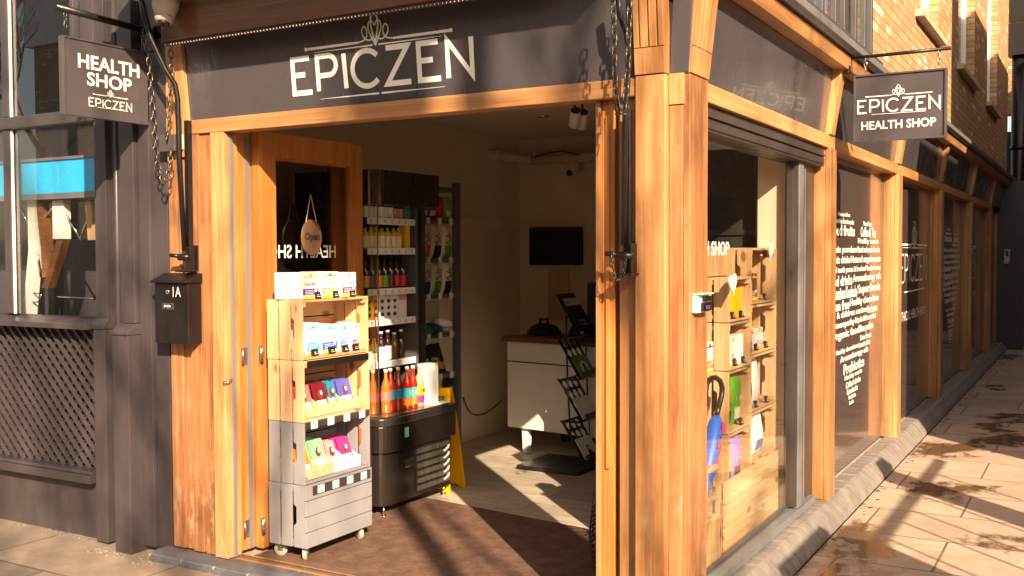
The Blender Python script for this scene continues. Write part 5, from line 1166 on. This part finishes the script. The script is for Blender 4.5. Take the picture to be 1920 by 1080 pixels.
# --- zig-zag leaflet stand
ls = thing('leaflet_stand', 'black zig zag leaflet stand with perforated shelves in front of the counter', 'leaflet stand', (-1.85, 2.9, .03))
N0, N1 = 2.74, 3.02
L_ = [((1042, 552), (1085, 632)), ((1044, 634), (1086, 712)), ((1046, 712), (1090, 792)), ((1052, 790), (1094, 868))]
mb = MB(); b0 = at(1000, 868, 'Z', .03); mb.prism([(b0.x, 2.62, .031), (b0.x+.50, 2.62, .031), (b0.x+.50, 3.12, .031), (b0.x, 3.12, .031)], (0, 0, .03)); mb.build('base_plate', 'black_plastic', ls, .004)
prev = None
for i, (p, q) in enumerate(L_):
    a, b = at(*p, 'Y', N0), at(*q, 'Y', N0); v = b-a; w = Vector((0, N1-N0, 0)); n = v.cross(w).normalized()*(-1 if v.cross(w).x < 0 else 1)
    bm = bmesh.new(); es = []
    def loop(pts):
        vs = [bm.verts.new(x) for x in pts]
        for k in range(len(vs)): es.append(bm.edges.new((vs[k], vs[(k+1) % len(vs)])))
    loop([a, b, b+w, a+w])
    if i:
        for cu_ in (.22, .5, .78):
            for cv in (.14, .38, .62): 
                if cv < .5 or i == 2: loop([a+v*(cv+.10*math.sin(k*math.pi/6))+w*(cu_+.115*math.cos(k*math.pi/6)) for k in range(12)])
    bmesh.ops.triangle_fill(bm, use_beauty=True, edges=es); m_ = MB(); m_.bm.free(); m_.bm = bm
    ex = bmesh.ops.extrude_face_region(bm, geom=list(bm.faces)); bmesh.ops.translate(bm, verts=[x for x in ex['geom'] if isinstance(x, bmesh.types.BMVert)], vec=n*.004); bmesh.ops.recalc_face_normals(bm, faces=bm.faces)
    m_.build('perforated_panel', 'black_plastic', ls)
    mb = MB(); mb.obox(b-n*.0, w, n*.05, v.normalized()*.006); mb.obox(b+n*.05, w, n*.004, -v.normalized()*.035); mb.build('pocket', 'black_plastic', ls)
    if prev is not None:
        for s in (0, 1): mb = MB(); mb.tube([prev+w*s+Y*(.008 if s else -.008), a+w*s+Y*(.008 if s else -.008)], .008, 6); mb.build('strut', 'black_plastic', ls)
        for s in (0, 1): 
            mb = MB(); mb.tube([Pprev+(b0_-Pprev)*.5+w*s+Y*(.016 if s else -.016), a+v*.5+w*s+Y*(.016 if s else -.016)], .007, 6); mb.build('strut', 'black_plastic', ls)
    prev = b; Pprev, b0_ = a, b
    mt, lab, col2, word = [('black_label', 'dark brochure with a pale heading in the top holder of the leaflet stand', 'navy', 'LIVING'), ('leaf', 'green leaflet with a person printed on it in the second holder', 'off_white', None), ('off_white', 'plain cream leaflet in the third holder', None, None), ('off_white', 'magazine with a dark haired woman on its cover in the lowest holder', 'rose', None)][i]
    l = thing('leaflet', lab, 'leaflet', tuple(b), 'leaflets in the stand')
    s0, s1 = ((.12, .97) if i == 0 else (.48, .97)); vv = v*(s1-s0); o = a+v*s1+n*.012+w*.08
    mb = MB(); mb.obox(o, w*.84, -vv, n*.006); mb.build('cover', mt, l)
    if i == 0:
        mb = MB(); mb.obox(o-vv*.78+n*.0065, w*.84, -vv*.2, n*.0005); mb.build('heading', 'off_white', l); text('Good', o-vv*.82+w*.05+n*.0075, w, -vv, .07, .022, 'ink', l, thick=.0015)
        mb = MB(); mb.obox(o-vv*.48+n*.0065+w*.1, w*.55, -vv*.22, n*.0005); mb.build('picture', 'navy', l); text('LIVING', o-vv*.32+w*.22+n*.007, w, -vv, .12, .02, 'label_card', l)
        text('TO SERVE', o-vv*.22+w*.22+n*.007, w, -vv, .14, .02, 'label_card', l); mb = MB(); mb.obox(o-vv*.01+n*.0065, w*.84, -vv*.06, n*.0005); mb.build('foot_band', 'off_white', l)
    elif i in (1, 3):
        q = o-vv*.35+w*.42+n*.0066; un = w.normalized(); vn = -v.normalized()
        mb = MB(); mb.prism([q+un*.055*x_+vn*.06*y_ for x_, y_ in ((-1, -.9), (1, -.9), (1, .6), (0, 1.1), (-1, .6))], n*.0005); mb.build('picture', 'off_white', l)
        mb = MB(); q = q+n*.001; mb.prism([q+un*(.020*math.cos(t_))+vn*(.022+.022*math.sin(t_)) for t_ in [k*math.pi/6 for k in range(12)]], n*.0005); mb.prism([q+n*.0006+un*x_+vn*y_ for x_, y_ in ((-.035, -.05), (.035, -.05), (.03, -.005), (.012, .01), (-.012, .01), (-.03, -.005))], n*.0005); mb.build('figure', 'navy' if i == 1 else 'ink', l)
        if i == 3:
            mb = MB(); q = q+n*.0018+vn*.018; mb.prism([q+un*(.012*math.cos(t_))+vn*(.015*math.sin(t_)) for t_ in [k*math.pi/6 for k in range(12)]], n*.0005); mb.build('face', 'peach', l)
            mb = MB(); mb.obox(o-vv*.02+n*.0082, w*.84, -vv*.14, n*.0005); mb.build('band', 'magenta', l)
# --- wire basket by the jamb
q = at(1114, 980, 'Y', .75)
wb = thing('wire_basket', 'stack of dark wire baskets just behind the right door jamb', 'basket', (q.x+.15, .75, .05))
mb = MB(); cx_, cy_ = q.x+.15, .75
for k in range(17):
    z = .05+k*.026; rr = .115+.045*math.sin(math.pi*min(1, (k+1)/15))**.7*(1 if k < 14 else .85)
    mb.tube([(cx_+rr*math.cos(a), cy_+rr*math.sin(a), z) for a in [i*math.pi/10 for i in range(20)]], .0045, 5, closed=True)
mb.build('hoops', 'black_metal', wb); mb = MB()
for k in range(12): a = k*math.pi/6; mb.tube([(cx_+.12*math.cos(a), cy_+.12*math.sin(a), .05), (cx_+.158*math.cos(a), cy_+.158*math.sin(a), .25), (cx_+.135*math.cos(a), cy_+.135*math.sin(a), .46)], .003, 5)
mb.build('ribs', 'black_metal', wb)

# ================================================================== WINDOW DISPLAY
gw = 'pine crates in the window display'
def wcrate(y0, y1, z0, z1, lab, D=.26, x1=.0, holes=True): return crate(x1, y0, z0, y1-y0, D, z1-z0, 'pine', lab, my='pine_y', group=gw, holes=holes)
wz1 = [.40, .703, 1.015, 1.253, 1.477]
for i in range(4): wcrate(1.085, 1.445, wz1[i], wz1[i+1]-.002, f'{ordinal(3-i)} pine crate from the top in the left column of the window display')
wz2 = [.49, .758, 1.062, 1.324, 1.625]
for i in range(4): wcrate(1.452, 1.925, wz2[i], wz2[i+1]-.002, f'{ordinal(3-i)} pine crate from the top in the right column of the window display', x1=-.0)
t = crate(-.12, 1.02, 1.479, .42, .14, .15, 'pine', 'pine crate standing upright behind the window display', group=gw, holes=False)
mb = MB()
for k in range(4): mb.box(-.119, -.107, 1.02+k*.108, 1.105+k*.108, 1.478, 1.630)
mb.build('front_slats', 'pine', t, .002)
pb = thing('display_plinth', 'long pine planked plinth under the window crates', 'plinth', (-.1, 1.5, .04))
mb = MB()
for k in range(4): mb.box(.0, .016, 1.0, 1.925, .04+k*.112, .148+k*.112)
mb.build('front_boards', 'pine_y', pb, .002); mb = MB(); mb.box(-.28, -.002, 1.0, 1.925, .04, .398); mb.build('carcass', 'pine_y', pb, .002)
mb = MB(); mb.box(-.28, .015, 1.450, 1.925, .4905, .4895+.0005) if 0 else mb.box(-.26, -.002, 1.447, 1.925, .399, .488); mb.build('top_block', 'pine_y', pb)
sb = thing('pine_stand', 'pine box stand at the left end of the window display', 'stand', (-.15, .95, .04))
mb = MB(); mb.box(-.26, -.10, .80, 1.08, .04, .995); mb.box(-.27, -.06, .79, 1.082, .997, 1.012); mb.build('carcass', 'pine', sb, .002)
# little lattice stand holding the umbrella
lt = thing('umbrella_stand', 'small wooden lattice umbrella stand behind the glass', 'umbrella stand', (.0, .80, .04))
mb = MB(); x_ = .035; y0_, y1_ = .62, .84
for q in ((y0_, y0_+.03, .04, .62), (y1_-.03, y1_, .04, .62)): mb.box(x_-.012, x_+.012, *q)
for q in ((.595, .62), (.46, .485), (.36, .385)): mb.box(x_-.011, x_+.011, y0_+.031, y1_-.031, *q)
mb.build('frame', 'pine', lt, .002)
mb = MB()
for k in range(7): mb.box(x_-.009, x_-.001, y0_+.031, y1_-.031, .06+k*.042, .082+k*.042)
for k in range(4): mb.box(x_, x_+.008, y0_+.035+k*.038, y0_+.052+k*.038, .055, .359)
mb.build('lattice', 'pine', lt, .001)
mb = MB(); mb.box(-.16, x_-.013, y0_, y0_+.015, .04, .5); mb.box(-.16, x_-.013, y1_-.015, y1_, .04, .5); mb.box(-.175, -.161, y0_, y1_, .04, .5); mb.build('sides', 'pine', lt)
um = thing('umbrella', 'furled blue umbrella with pink spots and a black hooked handle in the window', 'umbrella', (-.03, .8, .2))
U = lambda px, py: at(px, py, 'X', .0)
hk = [U(1323, 760), U(1323, 735), U(1326, 718), U(1333, 709), U(1342, 708), U(1350, 714), U(1354, 726), U(1353, 742), U(1347, 765), U(1343, 782)]
mb = MB(); mb.tube(hk, .013, 10); mb.build('handle', 'black_plastic', um)
s0, s1 = U(1344, 780), U(1326, 880); dv = (s1-s0)
mb = MB(); mb.tube([s0, s0+dv*.1, s0+dv*.5, s0+dv*1.0, s0+dv*1.7, s0+dv*2.3], [.016, .032, .044, .04, .022, .008], 9); mb.build('canopy', 'blue', um)
mb = MB()
for k, (f, o_2) in enumerate(((.22, .006), (.55, -.008), (.9, .006))):
    c = s0+dv*f+Vector((.040, 0, 0)); c.y += o_2; mb.prism([c+Y*.022*math.cos(a)+Z*.032*math.sin(a) for a in [i*math.pi/4 for i in range(8)]], (.004, 0, 0))
mb.build('spots', 'magenta', um)
def heart(c, s, label, tilt=0):
    pts = []
    for k in range(28):
        t_ = 2*math.pi*k/28; hx = 16*math.sin(t_)**3/17; hy = (13*math.cos(t_)-5*math.cos(2*t_)-2*math.cos(3*t_)-math.cos(4*t_))/17
        pts.append(c+Y*(hx*s*math.cos(tilt)-hy*s*math.sin(tilt))+Z*(hy*s*math.cos(tilt)+hx*s*math.sin(tilt)))
    t = thing('paper_heart', label, 'ornament', tuple(c), 'white hearts in the window'); mb = MB(); mb.prism(pts, (.006, 0, 0)); mb.build('heart', 'white_card', t, .001)
    mb = MB(); mb.tube([c+Z*s*.3+X*.003, c+Z*s*2.2+X*.003], .001, 4); mb.build('string', 'pipe_cream', t)
heart(at(1373, 531, 'X', .045), .062, 'plain white hanging heart nearer the corner, in the side window', .12)
heart(at(1444, 468, 'X', .045), .058, 'frilled white heart at the upper right of the window display', -.1)
def Wb(px, py, x): return at(px, py, 'X', x)
g3 = 'packets in the window display'
for k in range(3): carton(-.02, 1.12+k*.085, wz1[3]+.015, .070, .150, .05, 'window_carton', f'{ordinal(k)} yellow packet from the left in the top left window crate', None, 'VITAL' if 0 else None, body='sun_yellow', group=g3)
for k in range(4): carton(-.02, 1.11+k*.070, wz1[2]+.015, .060, .15, .05, 'window_carton', f'{ordinal(k)} slim white box from the left in the second left window crate', 'gold' if k == 1 else None, group=g3)
carton(-.14, .82, 1.013, .085, .14, .10, 'window_carton', 'plain white box on the pine stand at the left of the window', None, group=g3)
carton(-.065, .94, 1.013, .105, .15, .05, 'window_carton', 'white and orange box with black header on the pine stand', 'orange', group=g3, top='black_label')
bag('window_bag', 'orange and black pouch in the lower left window crate', -.02, 1.11, .11, wz1[1]+.015, .24, 'orange', g3, 'black_label', d=.06)
bag('window_bag', 'green pouch with white lettering in the lower left window crate', -.02, 1.25, .14, wz1[1]+.015, .25, 'leaf', g3, 'cream', 'BODY AND', d=.06)
bag('window_bag', 'yellow and teal patterned pouch in the bottom left window crate', -.02, 1.10, .13, wz1[0]+.015, .24, 'sun_yellow', g3, 'sea', d=.06)
bag('window_bag', 'purple pouch with orange rings in the bottom left window crate', -.02, 1.25, .15, wz1[0]+.015, .25, 'lilac', g3, 'brown', 'SUPER-C', d=.06)
carton(-.03, 1.50, wz2[3]+.015, .06, .12, .06, 'window_carton', 'narrow white box at the left of the top right window crate', 'black_label', group=g3)
carton(-.05, 1.60, wz2[3]+.015, .12, .145, .06, 'window_carton', 'brown patterned box in the top right window crate', 'brown', group=g3, body='brown')
carton(-.02, 1.49, wz2[2]+.015, .10, .11, .06, 'window_carton', 'white carton at the left of the second right window crate', 'label_card', group=g3)
carton(-.02, 1.61, wz2[2]+.015, .12, .115, .06, 'window_carton', 'white carton with a pink mark in the second right window crate', 'rose', group=g3)
bag('window_bag', 'violet edged pouch in the third right window crate', -.02, 1.48, .09, wz2[1]+.015, .21, 'lilac', g3, d=.05)
bag('window_bag', 'clear pale pouch in the third right window crate', -.03, 1.58, .17, wz2[1]+.015, .25, 'label_card', g3, d=.07)
bag('window_bag', 'small white bag at the left of the bottom right window crate', -.02, 1.475, .09, wz2[0]+.015, .17, 'white_card', g3, 'blue', d=.05)
bag('window_bag', 'large white bag with blue waves in the bottom right window crate', -.01, 1.58, .19, wz2[0]+.015, .225, 'white_card', g3, 'blue', d=.08)
k = 0
for (yy, zz, lab) in ((1.16, wz1[3], 'left in the top left window crate'), (1.30, wz1[3], 'right in the top left window crate'), (1.20, wz1[2], 'left in the second left window crate'), (1.34, wz1[2], 'right in the second left window crate'), (1.3, wz1[1], 'under the green pouch'), (1.2, wz1[0], 'under the yellow pouch'), (1.34, wz1[0], 'under the purple pouch'), (1.72, wz2[3], 'under the brown patterned box'), (1.56, wz2[2], 'left in the second right window crate'), (1.74, wz2[2], 'right in the second right window crate'), (1.56, wz2[1], 'left in the third right window crate'), (1.76, wz2[1], 'right in the third right window crate')):
    tagclip(yy, zz+.015, -.0, 'black price clip '+lab)
dk = thing('dark_backdrop', 'added dark tall cabinet inside the shop behind the window crates', 'backdrop', (-.8, 2.3, .03))  # added dark block, makes the shop look unlit behind the crates
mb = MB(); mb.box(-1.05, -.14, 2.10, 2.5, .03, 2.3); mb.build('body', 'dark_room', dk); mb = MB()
for z in (.5, .9, 1.3, 1.7): mb.box(-1.0, -.18, 2.085, 2.099, z, z+.03)
mb.build('backdrop_ledge', 'alu_dark', dk)
# pavement litter and mortar crumbs
mb = MB()
for i in range(120):
    xx = random.uniform(-5.2, -3.2); yy = -.02-abs(random.gauss(0, .02)); r_ = random.uniform(.004, .016)
    mb.lathe([(r_, 0), (r_*.7, r_*.3), (0, r_*.35)], (xx, yy, .0), n=6)
for i in range(50): r_ = random.uniform(.004, .02); mb.lathe([(r_, 0), (r_*.6, r_*.4), (0, r_*.45)], (random.uniform(-3.2, -2.65), -.13-abs(random.gauss(0, .03)), .0), n=6)
tag(mb.build('mortar_crumbs', 'debris'), 'pale crumbs of mortar along the foot of the grey shopfront', 'rubble', kind='stuff')
mb = MB(); mb.prism([at(98, 992, 'Z', .003), at(112, 985, 'Z', .003), at(113, 987, 'Z', .003), at(99, 994, 'Z', .003)], (0, 0, .006)); tag(mb.build('twig', 'brown'), 'small dark twig lying on the front pavement', 'twig')
